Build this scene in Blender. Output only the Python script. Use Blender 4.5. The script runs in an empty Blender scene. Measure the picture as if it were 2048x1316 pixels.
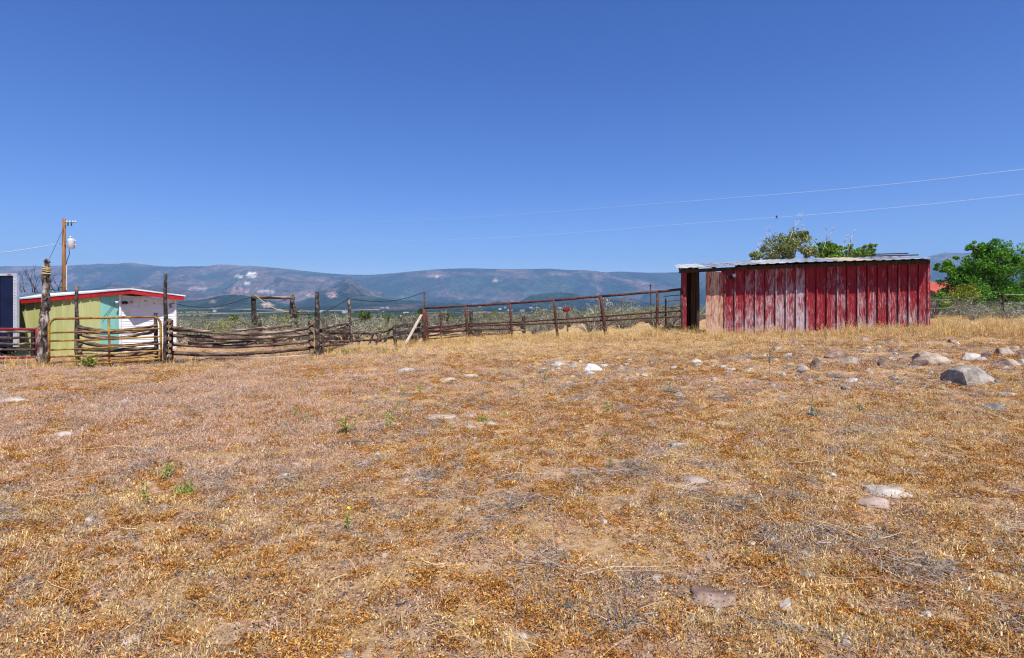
import bpy, math, random
import numpy as np
from mathutils import Vector, Matrix

# ------------------------------------------------------------------ camera, sky, sun, exposure
sc = bpy.context.scene
F = 1138.0; EYE = 1.6; HZ = 615.0            # focal length in photo pixels, eye height, horizon row
camd = bpy.data.cameras.new('camera'); cam = bpy.data.objects.new('camera', camd)
sc.collection.objects.link(cam); sc.camera = cam
cam.location = (0, 0, EYE); cam.rotation_euler = (math.radians(90), 0, 0)
camd.sensor_width = 36; camd.lens = 36 * F / 2048
camd.shift_y = -(658 - HZ) / 2048
camd.clip_start = 0.05; camd.clip_end = 60000
SUN_EL, SUN_AZ = math.radians(61), math.radians(25)      # azimuth: to the right of straight behind the camera
sdir = Vector((math.cos(SUN_EL) * math.sin(SUN_AZ), -math.cos(SUN_EL) * math.cos(SUN_AZ), math.sin(SUN_EL)))
w = bpy.data.worlds.new('World'); sc.world = w; w.use_nodes = True
wn = w.node_tree; bg = wn.nodes['Background']
sky = wn.nodes.new('ShaderNodeTexSky'); sky.sky_type = 'NISHITA'; sky.sun_disc = False
sky.sun_elevation = SUN_EL; sky.sun_rotation = math.atan2(sdir.x, sdir.y)
sky.altitude = 2000; sky.air_density = 1.0; sky.dust_density = 1.0; sky.ozone_density = 4.0
hs = wn.nodes.new('ShaderNodeHueSaturation'); hs.inputs['Saturation'].default_value = 1.30; hs.inputs['Hue'].default_value = 0.519; hs.inputs['Value'].default_value = 1.18
wn.links.new(sky.outputs[0], hs.inputs['Color']); wn.links.new(hs.outputs[0], bg.inputs[0]); bg.inputs[1].default_value = 0.088
sd = bpy.data.lights.new('sun', 'SUN'); sun = bpy.data.objects.new('sun', sd); sc.collection.objects.link(sun)
sd.energy = 5.0; sd.angle = math.radians(0.53); sd.color = (1.0, 0.955, 0.89)
sun.rotation_euler = (-sdir).to_track_quat('-Z', 'Y').to_euler(); sun.location = (20, -20, 40)
sc.view_settings.view_transform = 'Standard'; sc.view_settings.look = 'None'
sc.view_settings.exposure = 0.55; sc.view_settings.gamma = 1.0
sc.cycles.use_denoising = True; sc.cycles.denoiser = 'OPENIMAGEDENOISE'; sc.cycles.denoising_input_passes = 'RGB_ALBEDO_NORMAL'; sc.cycles.denoising_prefilter = 'NONE'; sc.cycles.use_adaptive_sampling = False; sc.cycles.filter_width = 1.2
sc.cycles.max_bounces = 5; sc.cycles.diffuse_bounces = 3; sc.cycles.volume_bounces = 0; sc.cycles.transparent_max_bounces = 6

# ------------------------------------------------------------------ helpers
rng = np.random.default_rng(7); random.seed(7)
C = sc.collection
def P(px, py, d): return Vector(((px - 1024) / F * d, d, EYE + (HZ - py) / F * d))
def X(px, d): return (px - 1024) / F * d

def _h(ix, iy, s):
    v = np.sin(ix * 127.1 + iy * 311.7 + s * 74.7) * 43758.5453
    return v - np.floor(v)
def vn(x, y, s=0):
    x = np.asarray(x, float); y = np.asarray(y, float)
    ix, iy = np.floor(x), np.floor(y); fx, fy = x - ix, y - iy
    fx = fx * fx * (3 - 2 * fx); fy = fy * fy * (3 - 2 * fy)
    return (_h(ix, iy, s) * (1 - fx) + _h(ix + 1, iy, s) * fx) * (1 - fy) + (_h(ix, iy + 1, s) * (1 - fx) + _h(ix + 1, iy + 1, s) * fx) * fy
def fbm(x, y, o=4, s=0):
    r = 0; a = .5; t = 0
    for k in range(o): r = r + a * vn(x * 2**k, y * 2**k, s + k * 13); t += a; a *= .5
    return r / t

ORG = {}
def tag(o, label=None, cat=None, group=None, kind=None):
    if label: o['label'] = label
    if cat: o['category'] = cat
    if group: o['group'] = group
    if kind: o['kind'] = kind
    return o
def thing(name, loc, label, cat, group=None):
    o = bpy.data.objects.new(name, None); C.objects.link(o); o.location = loc; o.empty_display_size = .2
    ORG[o.name] = Vector(loc); return tag(o, label, cat, group)

class MB:
    def __init__(s): s.v = []; s.f = []; s.mi = []; s.cur = 0
    def add(s, vs, fs):
        b = len(s.v); s.v += [tuple(v) for v in vs]; s.f += [tuple(i + b for i in f) for f in fs]; s.mi += [s.cur] * len(fs); return s
    def hexa(s, p): return s.add(p, [(0,3,2,1),(4,5,6,7),(0,1,5,4),(1,2,6,5),(2,3,7,6),(3,0,4,7)])
    def box(s, lo, hi):
        x0,y0,z0 = lo; x1,y1,z1 = hi
        return s.hexa([(x0,y0,z0),(x1,y0,z0),(x1,y1,z0),(x0,y1,z0),(x0,y0,z1),(x1,y0,z1),(x1,y1,z1),(x0,y1,z1)])
    def beam(s, a, b, wd, ht, up=(0,0,1)):
        a = Vector(a); b = Vector(b); t = (b - a).normalized(); sx = t.cross(Vector(up))
        if sx.length < 1e-3: sx = Vector((1,0,0))
        sx.normalize(); sz = sx.cross(t).normalized(); sx *= wd/2; sz *= ht/2
        return s.hexa([a-sx-sz, a+sx-sz, b+sx-sz, b-sx-sz, a-sx+sz, a+sx+sz, b+sx+sz, b-sx+sz])
    def tube(s, pts, rad, n=8, bump=0., cap=True, seed=0):
        pts = [Vector(p) for p in pts]; m = len(pts); r = random.Random(seed)
        if not hasattr(rad, '__len__'): rad = [rad] * m
        vs = []; prev = None
        lob = [1 + bump * r.uniform(-1, 1) for _ in range(n)]
        for i, p in enumerate(pts):
            t = (pts[min(i+1,m-1)] - pts[max(i-1,0)]).normalized()
            if prev is None:
                u = t.cross(Vector((0,0,1)));
                if u.length < .05: u = t.cross(Vector((1,0,0)))
                u.normalize()
            else: u = (prev - t * prev.dot(t)).normalized()
            prev = u; q = t.cross(u)
            for k in range(n):
                a = 2*math.pi*k/n; rr = rad[i] * lob[k] * (1 + bump * .7 * r.uniform(-1, 1))
                vs.append(p + (u * math.cos(a) + q * math.sin(a)) * rr)
        fs = [(i*n+k, i*n+(k+1)%n, (i+1)*n+(k+1)%n, (i+1)*n+k) for i in range(m-1) for k in range(n)]
        if cap: fs += [tuple(reversed(range(n))), tuple(range((m-1)*n, m*n))]
        return s.add(vs, fs)
    def build(s, name, mat, parent=None, smooth=False, origin=None):
        off = Vector((0,0,0))
        if parent is not None: off = ORG[parent.name]
        if origin is not None: off = Vector(origin)
        me = bpy.data.meshes.new(name)
        me.from_pydata([(v[0]-off.x, v[1]-off.y, v[2]-off.z) for v in s.v], [], s.f)
        for m_ in (mat if isinstance(mat, (list, tuple)) else [mat]): me.materials.append(m_)
        if isinstance(mat, (list, tuple)): me.polygons.foreach_set('material_index', s.mi)
        if smooth: me.polygons.foreach_set('use_smooth', [True]*len(s.f))
        me.update()
        o = bpy.data.objects.new(name, me); C.objects.link(o)
        if parent is not None: o.parent = parent; ORG[o.name] = off
        elif origin is not None: o.location = origin; ORG[o.name] = off
        return o
def arr_mesh(name, v, f, mats, smooth=False, mi=None, shade=None):
    v = np.asarray(v, np.float32); f = np.asarray(f, np.int32); k = f.shape[1]
    me = bpy.data.meshes.new(name); me.vertices.add(len(v)); me.vertices.foreach_set('co', v.ravel())
    me.loops.add(f.size); me.loops.foreach_set('vertex_index', f.ravel())
    me.polygons.add(len(f)); me.polygons.foreach_set('loop_start', np.arange(0, f.size, k, dtype=np.int32))
    for m_ in mats: me.materials.append(m_)
    if mi is not None: me.polygons.foreach_set('material_index', np.asarray(mi, np.int32))
    if smooth: me.polygons.foreach_set('use_smooth', np.ones(len(f), bool))
    if shade is not None:
        a = me.attributes.new('shade', 'FLOAT', 'POINT'); a.data.foreach_set('value', np.asarray(shade, np.float32))
    me.update(calc_edges=True); return me

# ------------------------------------------------------------------ materials
def newmat(name):
    m = bpy.data.materials.new(name); m.use_nodes = True; nt = m.node_tree
    return m, nt, nt.nodes['Principled BSDF']
def nd(nt, t, **kw):
    n = nt.nodes.new(t)
    for k, v in kw.items():
        if k.startswith('_'): setattr(n, k[1:], v)
        else: n.inputs[k].default_value = v
    return n
def ramp(nt, stops):
    r = nt.nodes.new('ShaderNodeValToRGB'); e = r.color_ramp.elements
    while len(e) < len(stops): e.new(.5)
    for i, (p, c) in enumerate(stops): e[i].position = p; e[i].color = (*c, 1)
    return r
def coords(nt, stretch=(1,1,1), coord='pos'):
    mp = nt.nodes.new('ShaderNodeMapping'); mp.inputs['Scale'].default_value = stretch
    if coord == 'pos': g = nt.nodes.new('ShaderNodeNewGeometry'); nt.links.new(g.outputs['Position'], mp.inputs[0])
    else: g = nt.nodes.new('ShaderNodeTexCoord'); nt.links.new(g.outputs['Object'], mp.inputs[0])
    return mp.outputs[0]
def pmat(name, stops, scale=5., detail=6., stretch=(1,1,1), rough=.85, metal=0., bump=0., bscale=None, coord='pos', rnd=0., spec=.25, nrough=.6, dist=0.):
    m, nt, b = newmat(name); L = nt.links.new; co = coords(nt, stretch, coord)
    n = nd(nt, 'ShaderNodeTexNoise', Scale=scale, Detail=detail, Roughness=nrough, Distortion=dist); L(co, n.inputs['Vector'])
    r = ramp(nt, stops); L(n.outputs[0], r.inputs[0]); col = r.outputs[0]
    if rnd:
        oi = nt.nodes.new('ShaderNodeObjectInfo'); mr = nd(nt, 'ShaderNodeMapRange'); mr.inputs[3].default_value = 1-rnd; mr.inputs[4].default_value = 1+rnd
        L(oi.outputs['Random'], mr.inputs[0]); h = nt.nodes.new('ShaderNodeHueSaturation'); L(mr.outputs[0], h.inputs['Value']); L(col, h.inputs['Color']); col = h.outputs[0]
    L(col, b.inputs['Base Color']); b.inputs['Roughness'].default_value = rough; b.inputs['Metallic'].default_value = metal
    b.inputs['Specular IOR Level'].default_value = spec
    if bump:
        n2 = nd(nt, 'ShaderNodeTexNoise', Scale=bscale or scale*4, Detail=5.); L(co, n2.inputs['Vector'])
        bp = nd(nt, 'ShaderNodeBump', Strength=bump, Distance=.02); L(n2.outputs[0], bp.inputs['Height']); L(bp.outputs[0], b.inputs['Normal'])
    return m
def leafmat(name, stops, rnd=.15, trans=.25):
    m, nt, b = newmat(name); L = nt.links.new
    a = nt.nodes.new('ShaderNodeAttribute'); a.attribute_name = 'shade'
    r = ramp(nt, stops); L(a.outputs['Fac'], r.inputs[0])
    oi = nt.nodes.new('ShaderNodeObjectInfo'); mr = nd(nt, 'ShaderNodeMapRange'); mr.inputs[3].default_value = 1-rnd; mr.inputs[4].default_value = 1+rnd
    L(oi.outputs['Random'], mr.inputs[0]); h = nt.nodes.new('ShaderNodeHueSaturation'); L(mr.outputs[0], h.inputs['Value']); L(r.outputs[0], h.inputs['Color'])
    L(h.outputs[0], b.inputs['Base Color']); b.inputs['Roughness'].default_value = .75; b.inputs['Specular IOR Level'].default_value = .15
    if trans:
        t = nt.nodes.new('ShaderNodeBsdfTranslucent'); L(h.outputs[0], t.inputs[0]); mx = nt.nodes.new('ShaderNodeMixShader'); mx.inputs[0].default_value = trans
        L(b.outputs[0], mx.inputs[1]); L(t.outputs[0], mx.inputs[2]); L(mx.outputs[0], nt.nodes['Material Output'].inputs[0])
    return m

M = {}
M['wood'] = pmat('weathered_wood', [(.34,(.014,.011,.010)),(.5,(.055,.04,.032)),(.6,(.15,.115,.09)),(.72,(.42,.36,.30))], 7, 8, (1,1,1), bump=.6, bscale=30, rnd=.25)
M['log'] = pmat('split_log', [(.34,(.02,.015,.013)),(.46,(.085,.055,.04)),(.56,(.20,.14,.10)),(.7,(.40,.33,.265))], 6, 8, (.35,.6,2.2), bump=.7, bscale=26, rnd=.3)
M['log_end'] = pmat('log_end_grain', [(.3,(.14,.07,.035)),(.7,(.36,.22,.13))], 30, 4, bump=.3)
M['bark'] = pmat('rough_bark', [(.38,(.02,.015,.013)),(.48,(.10,.075,.06)),(.56,(.30,.25,.21)),(.68,(.54,.48,.42))], 9, 8, (1,1,.3), bump=.9, bscale=18)
M['darkwood'] = pmat('dark_wood', [(.3,(.018,.012,.01)),(.6,(.07,.045,.033)),(.8,(.13,.09,.065))], 6, 6, (3,3,.3), bump=.5)
M['plank'] = pmat('pale_plank', [(.3,(.18,.13,.10)),(.6,(.45,.37,.29)),(.8,(.58,.5,.42))], 6, 6, (3,3,.5), bump=.4, rnd=.15)
M['rustpipe'] = pmat('rusty_pipe', [(.3,(.035,.015,.012)),(.55,(.10,.04,.028)),(.75,(.19,.085,.055))], 9, 6, rough=.8, metal=.1, bump=.3)
M['redpipe'] = pmat('red_painted_pipe', [(.3,(.10,.012,.014)),(.6,(.25,.02,.025)),(.8,(.3,.06,.05))], 9, 6, rough=.6, bump=.2)
M['gate_y'] = pmat('yellow_gate_paint', [(.34,(.10,.035,.012)),(.48,(.22,.095,.018)),(.6,(.34,.21,.03)),(.8,(.4,.28,.05))], 5, 7, rough=.6, bump=.2, spec=.4)
M['wire'] = pmat('wire', [(.3,(.10,.10,.10)),(.7,(.25,.25,.25))], 8, rough=.6, metal=.4)
M['cable'] = pmat('black_cable', [(.3,(.015,.015,.018)),(.7,(.03,.03,.03))], 8, rough=.6)
M['linew'] = pmat('bare_conductor', [(.3,(.5,.5,.52)),(.7,(.65,.65,.66))], 8, rough=.5, metal=.2)
M['galv'] = pmat('galvanised_sheet', [(.3,(.14,.11,.09)),(.45,(.27,.27,.285)),(.6,(.38,.4,.43)),(.75,(.5,.52,.54))], 3, 7, (1,.25,1), rough=.5, metal=.3, bump=.15, bscale=9, rnd=.15, spec=.5)
M['tinwhite'] = pmat('white_sheet', [(.3,(.5,.52,.54)),(.6,(.72,.74,.75))], 2, 6, rough=.5, bump=.1, rnd=.05)
M['tinold'] = pmat('old_white_sheet', [(.3,(.22,.19,.17)),(.5,(.38,.38,.38)),(.7,(.52,.52,.53))], 2.5, 7, (1,.3,1), rough=.6, bump=.1, rnd=.05)
M['tintan'] = pmat('tan_sheet', [(.3,(.35,.28,.15)),(.6,(.55,.46,.28))], 2, 6, rough=.6, rnd=.1)
M['redtrim'] = pmat('red_trim', [(.35,(.34,.015,.018)),(.7,(.45,.025,.028))], 4, 6, rough=.5)
M['green'] = pmat('olive_siding', [(.3,(.39,.41,.15)),(.55,(.48,.50,.22)),(.75,(.53,.54,.26))], 1.6, 6, (2,2,.5), rough=.6, rnd=.04)
M['teal'] = pmat('teal_siding', [(.3,(.17,.45,.37)),(.7,(.27,.57,.48))], 1.6, 6, (2,2,.5), rough=.6)
M['white'] = pmat('white_siding', [(.25,(.55,.53,.5)),(.5,(.74,.73,.71)),(.8,(.8,.79,.78))], 2.2, 8, (1,1,2), rough=.6, bump=.1)
M['navy'] = pmat('navy_panel', [(.3,(.005,.008,.03)),(.7,(.009,.015,.05))], 2, 5, rough=.5, spec=.15)
M['alu'] = pmat('aluminium_trim', [(.3,(.5,.53,.6)),(.7,(.68,.7,.75))], 6, 5, rough=.4, metal=.5)
M['pole'] = pmat('utility_pole_wood', [(.3,(.10,.045,.02)),(.5,(.22,.105,.04)),(.75,(.36,.2,.09))], 5, 6, (3,3,.12), bump=.4)
M['gray'] = pmat('grey_enamel', [(.3,(.45,.47,.5)),(.7,(.6,.62,.64))], 4, 5, rough=.4, spec=.5)
M['black'] = pmat('black_rubber', [(.3,(.01,.01,.01)),(.7,(.025,.025,.025))], 8, rough=.8)
M['rope'] = pmat('yellowed_rope', [(.3,(.35,.28,.12)),(.7,(.6,.5,.25))], 20, rough=.9)
M['roofred'] = pmat('red_roofing', [(.3,(.28,.05,.03)),(.7,(.42,.09,.055))], 3, 5, rough=.7)
M['tanwall'] = pmat('tan_stucco', [(.3,(.3,.22,.16)),(.7,(.42,.33,.25))], 2, 5)
M['glass'] = pmat('window_glass', [(.3,(.02,.025,.03)),(.7,(.04,.05,.06))], 2, rough=.1, spec=.6)
M['stone'] = pmat('grey_fieldstone', [(.3,(.09,.08,.07)),(.42,(.24,.21,.18)),(.55,(.38,.335,.285)),(.72,(.52,.46,.39))], 5, 9, bump=1., bscale=14, coord='obj', rnd=.18)
M['stone_tan'] = pmat('tan_boulder', [(.3,(.10,.07,.05)),(.43,(.25,.19,.14)),(.56,(.38,.31,.235)),(.72,(.49,.41,.32))], 4, 9, bump=1., bscale=14, coord='obj', rnd=.12)
M['stone_brown'] = pmat('brown_stone', [(.28,(.05,.032,.026)),(.5,(.18,.115,.085)),(.7,(.35,.27,.21))], 5, 9, bump=1., bscale=14, coord='obj', rnd=.2)
M['stone_white'] = pmat('white_stone', [(.3,(.34,.31,.28)),(.5,(.56,.53,.5)),(.72,(.74,.71,.68))], 5, 8, bump=1., bscale=16, coord='obj')
M['stone_pink'] = pmat('pinkish_stone', [(.3,(.16,.11,.085)),(.5,(.33,.25,.20)),(.72,(.46,.38,.32))], 5, 8, bump=1., bscale=16, coord='obj', rnd=.15)
M['stone_dark'] = pmat('dark_stone', [(.3,(.05,.05,.052)),(.55,(.15,.145,.14)),(.75,(.28,.26,.25))], 6, 8, bump=1., bscale=16, coord='obj', rnd=.2)
# peeling red paint on the shed metal: object colour r = how worn the sheet is
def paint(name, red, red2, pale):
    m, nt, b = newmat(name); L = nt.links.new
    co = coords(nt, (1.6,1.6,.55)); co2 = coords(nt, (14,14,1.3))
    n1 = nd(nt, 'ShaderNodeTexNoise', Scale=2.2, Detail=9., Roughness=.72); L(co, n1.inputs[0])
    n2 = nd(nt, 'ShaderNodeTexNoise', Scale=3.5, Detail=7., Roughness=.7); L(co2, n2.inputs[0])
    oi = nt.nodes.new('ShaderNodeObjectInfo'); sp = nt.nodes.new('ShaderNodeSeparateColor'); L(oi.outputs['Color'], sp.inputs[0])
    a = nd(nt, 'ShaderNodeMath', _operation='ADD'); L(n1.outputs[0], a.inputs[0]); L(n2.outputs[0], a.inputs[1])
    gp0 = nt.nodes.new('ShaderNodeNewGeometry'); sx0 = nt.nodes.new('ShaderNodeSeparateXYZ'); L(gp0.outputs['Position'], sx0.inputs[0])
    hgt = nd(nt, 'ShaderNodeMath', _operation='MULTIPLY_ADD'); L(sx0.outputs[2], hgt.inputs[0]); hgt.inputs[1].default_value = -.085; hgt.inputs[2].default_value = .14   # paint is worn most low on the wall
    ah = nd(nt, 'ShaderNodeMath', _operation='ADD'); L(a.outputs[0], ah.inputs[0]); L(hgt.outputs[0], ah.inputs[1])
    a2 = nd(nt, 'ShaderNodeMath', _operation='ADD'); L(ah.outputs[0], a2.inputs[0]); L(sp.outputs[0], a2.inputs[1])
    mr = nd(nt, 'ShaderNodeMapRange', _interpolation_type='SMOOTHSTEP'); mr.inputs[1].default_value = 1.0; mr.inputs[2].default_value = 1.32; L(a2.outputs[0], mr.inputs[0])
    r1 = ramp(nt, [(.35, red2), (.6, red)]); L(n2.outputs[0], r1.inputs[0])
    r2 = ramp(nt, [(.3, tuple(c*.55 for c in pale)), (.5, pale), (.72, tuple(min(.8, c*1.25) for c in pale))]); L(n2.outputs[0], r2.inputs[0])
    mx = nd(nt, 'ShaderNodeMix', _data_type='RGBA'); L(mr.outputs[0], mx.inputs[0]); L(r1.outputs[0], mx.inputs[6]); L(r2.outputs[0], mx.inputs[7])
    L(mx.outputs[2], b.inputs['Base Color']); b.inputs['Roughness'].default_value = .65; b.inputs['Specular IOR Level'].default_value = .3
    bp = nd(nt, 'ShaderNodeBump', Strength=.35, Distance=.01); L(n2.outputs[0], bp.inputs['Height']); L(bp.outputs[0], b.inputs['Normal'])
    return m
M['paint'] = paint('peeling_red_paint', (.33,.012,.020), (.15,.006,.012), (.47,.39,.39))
M['doorpaint'] = paint('worn_door_paint', (.36,.07,.04), (.28,.04,.025), (.56,.39,.26))

# ------------------------------------------------------------------ ground
ctrl = [(90,733,16.6),(215,734,16.8),(322,729,17),(480,722,17.2),(634,712,17.6),(703,691,21),(790,695,21.5),(850,687,23.5),
        (1020,677,22.35),(1112,676,21.8),(1212,674,21.2),(1314,667,20.6),(1363,667,20.4),(1447,670,20),(1650,663,19.2),(1855,657,18.4),(2048,650,19),(2400,648,19),
        (-150,730,17),(-500,730,17), (100,716,22),(350,700,22.5)]
cp = [tuple(P(*c)) for c in ctrl]
cp += [(0,0,0),(-3,1,0),(3,1,0),(0,2.6,0),(-3,3,0),(3,3,.02),(-7,5,-.02),(7,5,.10),(9,8.5,.32),(-9,9,-.05),(0,6,.02),(0,10,.08),(0,14,.18),(4.5,14,.33),
       (12,0,.2),(-12,0,0),(0,-12,0),(15,-12,0),(-15,-12,0),(10.5,13,.56),(16,12,.8),(25,10,1.1),(-20,8,-.1),(-25,30,-.6),(-10,27,-.1),(0,30,.12),(12,30,.75),(25,30,1.0),
       (-34,45,-.9),(0,46,-.05),(14,45,.6),(35,45,1.0),(-40,68,-1.3),(0,68,-.7),(25,68,.3),(60,60,.6),(-60,20,-.6),(60,10,1.5)]
cp = np.array(cp); K = np.linalg.norm(cp[:,None,:2] - cp[None,:,:2], axis=2)
K = -np.sqrt(K**2 + 1.0); n_ = len(cp)
A_ = np.block([[K, np.ones((n_,1))],[np.ones((1,n_)), np.zeros((1,1))]])
sol = np.linalg.solve(A_, np.concatenate([cp[:,2],[0]]))
def gz(x, y):
    x = np.asarray(x, float); y = np.asarray(y, float); z = np.full(x.shape, sol[-1])
    for i in range(n_): z = z - sol[i] * np.sqrt((x-cp[i,0])**2 + (y-cp[i,1])**2 + 1.0)
    r = np.sqrt(x*x + y*y); t = np.clip((r - 66) / 64, 0, 1); t = t*t*(3-2*t)
    z = z * (1-t) + (-13) * t
    z = z + (fbm(x*.7, y*.7, 3, 3) - .5) * .10 + (fbm(x*4, y*4, 3, 9) - .5) * .035 * np.clip(1.4 - r/30, 0, 1)
    return z
def gz1(x, y): return float(gz(np.array([x]), np.array([y]))[0])
def hit(px, py, d0=1.5, d1=60):
    ds = np.geomspace(d0, d1, 500); xs = (px-1024)/F*ds; zs = EYE + (HZ-py)/F*ds
    g = gz(xs, ds); k = np.argmax(zs < g)
    if zs[k] >= g[k]: k = len(ds)-1
    return Vector((xs[k], ds[k], g[k]))
u = np.linspace(-1, 1, 380); gx = np.sign(u) * (np.abs(u) * 12 + np.abs(u)**4 * 118)
v_ = np.linspace(0, 1, 420); gy = -20 + v_ * 0
gy = np.concatenate([np.linspace(-20, 1.5, 24)[:-1], 1.5 + (np.geomspace(1, 31, 396) - 1) / 30 * 128.5])
GX, GY = np.meshgrid(gx, gy); GZ = gz(GX, GY)
nx, ny = len(gx), len(gy)
idx = np.arange(nx*ny).reshape(ny, nx)
gf = np.stack([idx[:-1,:-1], idx[:-1,1:], idx[1:,1:], idx[1:,:-1]], -1).reshape(-1,4)
gm, nt, b = newmat('dry_ground'); L = nt.links.new
co = coords(nt)
n1 = nd(nt,'ShaderNodeTexNoise',Scale=.55,Detail=5.); n2 = nd(nt,'ShaderNodeTexNoise',Scale=16.,Detail=9.,Roughness=.75); n3 = nd(nt,'ShaderNodeTexNoise',Scale=70.,Detail=5.,Roughness=.7); n4 = nd(nt,'ShaderNodeTexNoise',Scale=2.3,Detail=7.,Roughness=.7)
for n in (n1,n2,n3,n4): L(co, n.inputs[0])
soil = ramp(nt, [(.32,(.07,.042,.028)),(.42,(.28,.17,.10)),(.53,(.48,.315,.19)),(.7,(.58,.44,.31))]); L(n2.outputs[0], soil.inputs[0])
lit = ramp(nt, [(.36,(.05,.028,.014)),(.46,(.32,.17,.05)),(.56,(.50,.32,.12)),(.68,(.66,.5,.26))]); L(n3.outputs[0], lit.inputs[0])
mk = nd(nt,'ShaderNodeMapRange'); mk.inputs[1].default_value = .42; mk.inputs[2].default_value = .66; L(n4.outputs[0], mk.inputs[0])
mx = nd(nt,'ShaderNodeMix',_data_type='RGBA'); L(mk.outputs[0], mx.inputs[0]); L(soil.outputs[0], mx.inputs[6]); L(lit.outputs[0], mx.inputs[7])
L(mx.outputs[2], b.inputs['Base Color']); b.inputs['Roughness'].default_value = .95; b.inputs['Specular IOR Level'].default_value = .1
bp = nd(nt,'ShaderNodeBump',Strength=.9,Distance=.03); L(n2.outputs[0], bp.inputs['Height']); bp2 = nd(nt,'ShaderNodeBump',Strength=.8,Distance=.01); L(n3.outputs[0], bp2.inputs['Height']); L(bp.outputs[0], bp2.inputs['Normal']); L(bp2.outputs[0], b.inputs['Normal'])
gme = arr_mesh('ground', np.stack([GX,GY,GZ],-1).reshape(-1,3), gf, [gm], True)
ground = bpy.data.objects.new('ground', gme); C.objects.link(ground); tag(ground, 'dry ochre pasture ground with soil and dead plants', 'ground', kind='structure')

# ------------------------------------------------------------------ valley and mountains
sky_px = [-900,-400,-100,0,130,250,330,420,500,560,620,700,750,800,880,930,1000,1100,1160,1200,1240,1300,1360,1450,1600,1750,1850,1890,1960,2048,2300,2900]
sky_py = [540,536,533,533,532,530,533,532,531,536,543,549,549,545,537,536,538,538,542,546,543,545,544,545,540,530,516,506,508,504,500,515]
ncol, nrow = 900, 420
hp = np.linspace(-700, 2700, ncol); hd = np.geomspace(105, 15500, nrow)
HP, HD = np.meshgrid(hp, hd); HX = (HP-1024)/F*HD
lz = np.interp(np.log(HD), np.log([105,150,300,1000,2000,3000,4500,6000,8000,10000,12000,13500,15500]), [-11.5,-12,-13.5,-19,-22,-14,18,75,190,370,0,0,0])
SK = np.interp(HP, sky_px, sky_py); ztop = EYE + (HZ-SK)/F*12000
f1 = fbm(HX/2200+3, HD/3600, 5, 21); f2 = fbm(HX/750, HD/1500+9, 5, 33)
def ridged(x, y, o, s_):
    r = 0; a = .5; w_ = 1.
    for k in range(o):
        v = (1 - np.abs(2*vn(x*2**k, y*2**k, s_+k*7)-1))**2 * w_; w_ = np.clip(v*1.8, 0, 1); r = r + a*v; a *= .52
    return r
rid = ridged(HX/1500+1+HD/9000+.25*f1, HD/4200, 6, 55)
t = np.clip((HD-3000)/9000, 0, 1)
z = np.where(HD<10000, lz, 0); tt = np.clip((HD-10000)/2000, 0, 1)
z10 = 370 * ztop/820
z = np.where(HD>=10000, z10 + (ztop - z10) * np.sin(tt*math.pi/2), z * np.where(HD>4500, 1 + (ztop/820-1)*np.clip((HD-4500)/5500,0,1), 1))
z = np.where(HD>12000, ztop - (HD-12000)*.25, z)
env = np.sin(np.clip((HD-2600)/9400, 0, 1)*math.pi)
z = z + env * ((f1-.5)*260 + (rid-.45)*680*np.clip((HD-4000)/4000,0,1) + (f2-.5)*110)
z += np.clip((HD-9000)/2500,0,1)*(HD<12600)*(f2-.5)*22
z += 95*np.exp(-((HP-465)/75)**2 - ((HD-4300)/600)**2) * (1+.3*(f2-.5)) + 45*np.exp(-((HP-300)/100)**2 - ((HD-4500)/600)**2)
z += np.clip((1340-HP)/-400, 0, 1)*0
# side ridge sloping down from the right, in front of the main ridge
rg = np.clip((HP-950)/420, 0, 1); z += 165*rg*rg*np.exp(-((HD-7200)/1100)**2)
z += np.clip(HD/600,0,1)*(fbm(HX/130, HD/130, 4, 77)-.5)*np.clip(HD/400,0,9)
i2 = np.arange(ncol*nrow).reshape(nrow, ncol)
hf = np.stack([i2[:-1,:-1], i2[:-1,1:], i2[1:,1:], i2[1:,:-1]], -1).reshape(-1,4)
PY = HZ - (z-EYE)/HD*F
# cover: juniper woods, sage slopes, pale fields, bare outcrops, plus painted fold shading
up = np.clip((HD-5200)/4500, 0, 1)
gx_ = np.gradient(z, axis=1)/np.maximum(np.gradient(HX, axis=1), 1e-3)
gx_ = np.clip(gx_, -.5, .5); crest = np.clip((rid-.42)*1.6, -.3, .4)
sage = np.clip((fbm(HX/800+5, HD/3200+z/260, 6, 91)-.67+.19*up - gx_*.5 + crest*.25)*7, 0, 1)*.75   # fold shading put into the cover colour: left-facing slopes darker, as woods
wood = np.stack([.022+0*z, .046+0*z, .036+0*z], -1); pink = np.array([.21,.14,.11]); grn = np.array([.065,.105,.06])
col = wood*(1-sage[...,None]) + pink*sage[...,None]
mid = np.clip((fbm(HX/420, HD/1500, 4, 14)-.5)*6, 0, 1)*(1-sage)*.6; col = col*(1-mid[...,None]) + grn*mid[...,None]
fld = np.clip((fbm(HX/240+2, HD/260, 3, 61)-.60)*12, 0, 1)*((HD>350)&(HD<3300)); col = col*(1-fld[...,None]) + np.array([.42,.33,.17])*fld[...,None]
nr = np.clip(1-HD/2200,0,1)[...,None]**.5*.85; col = col*(1-nr) + np.array([.25,.24,.15])*nr
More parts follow.
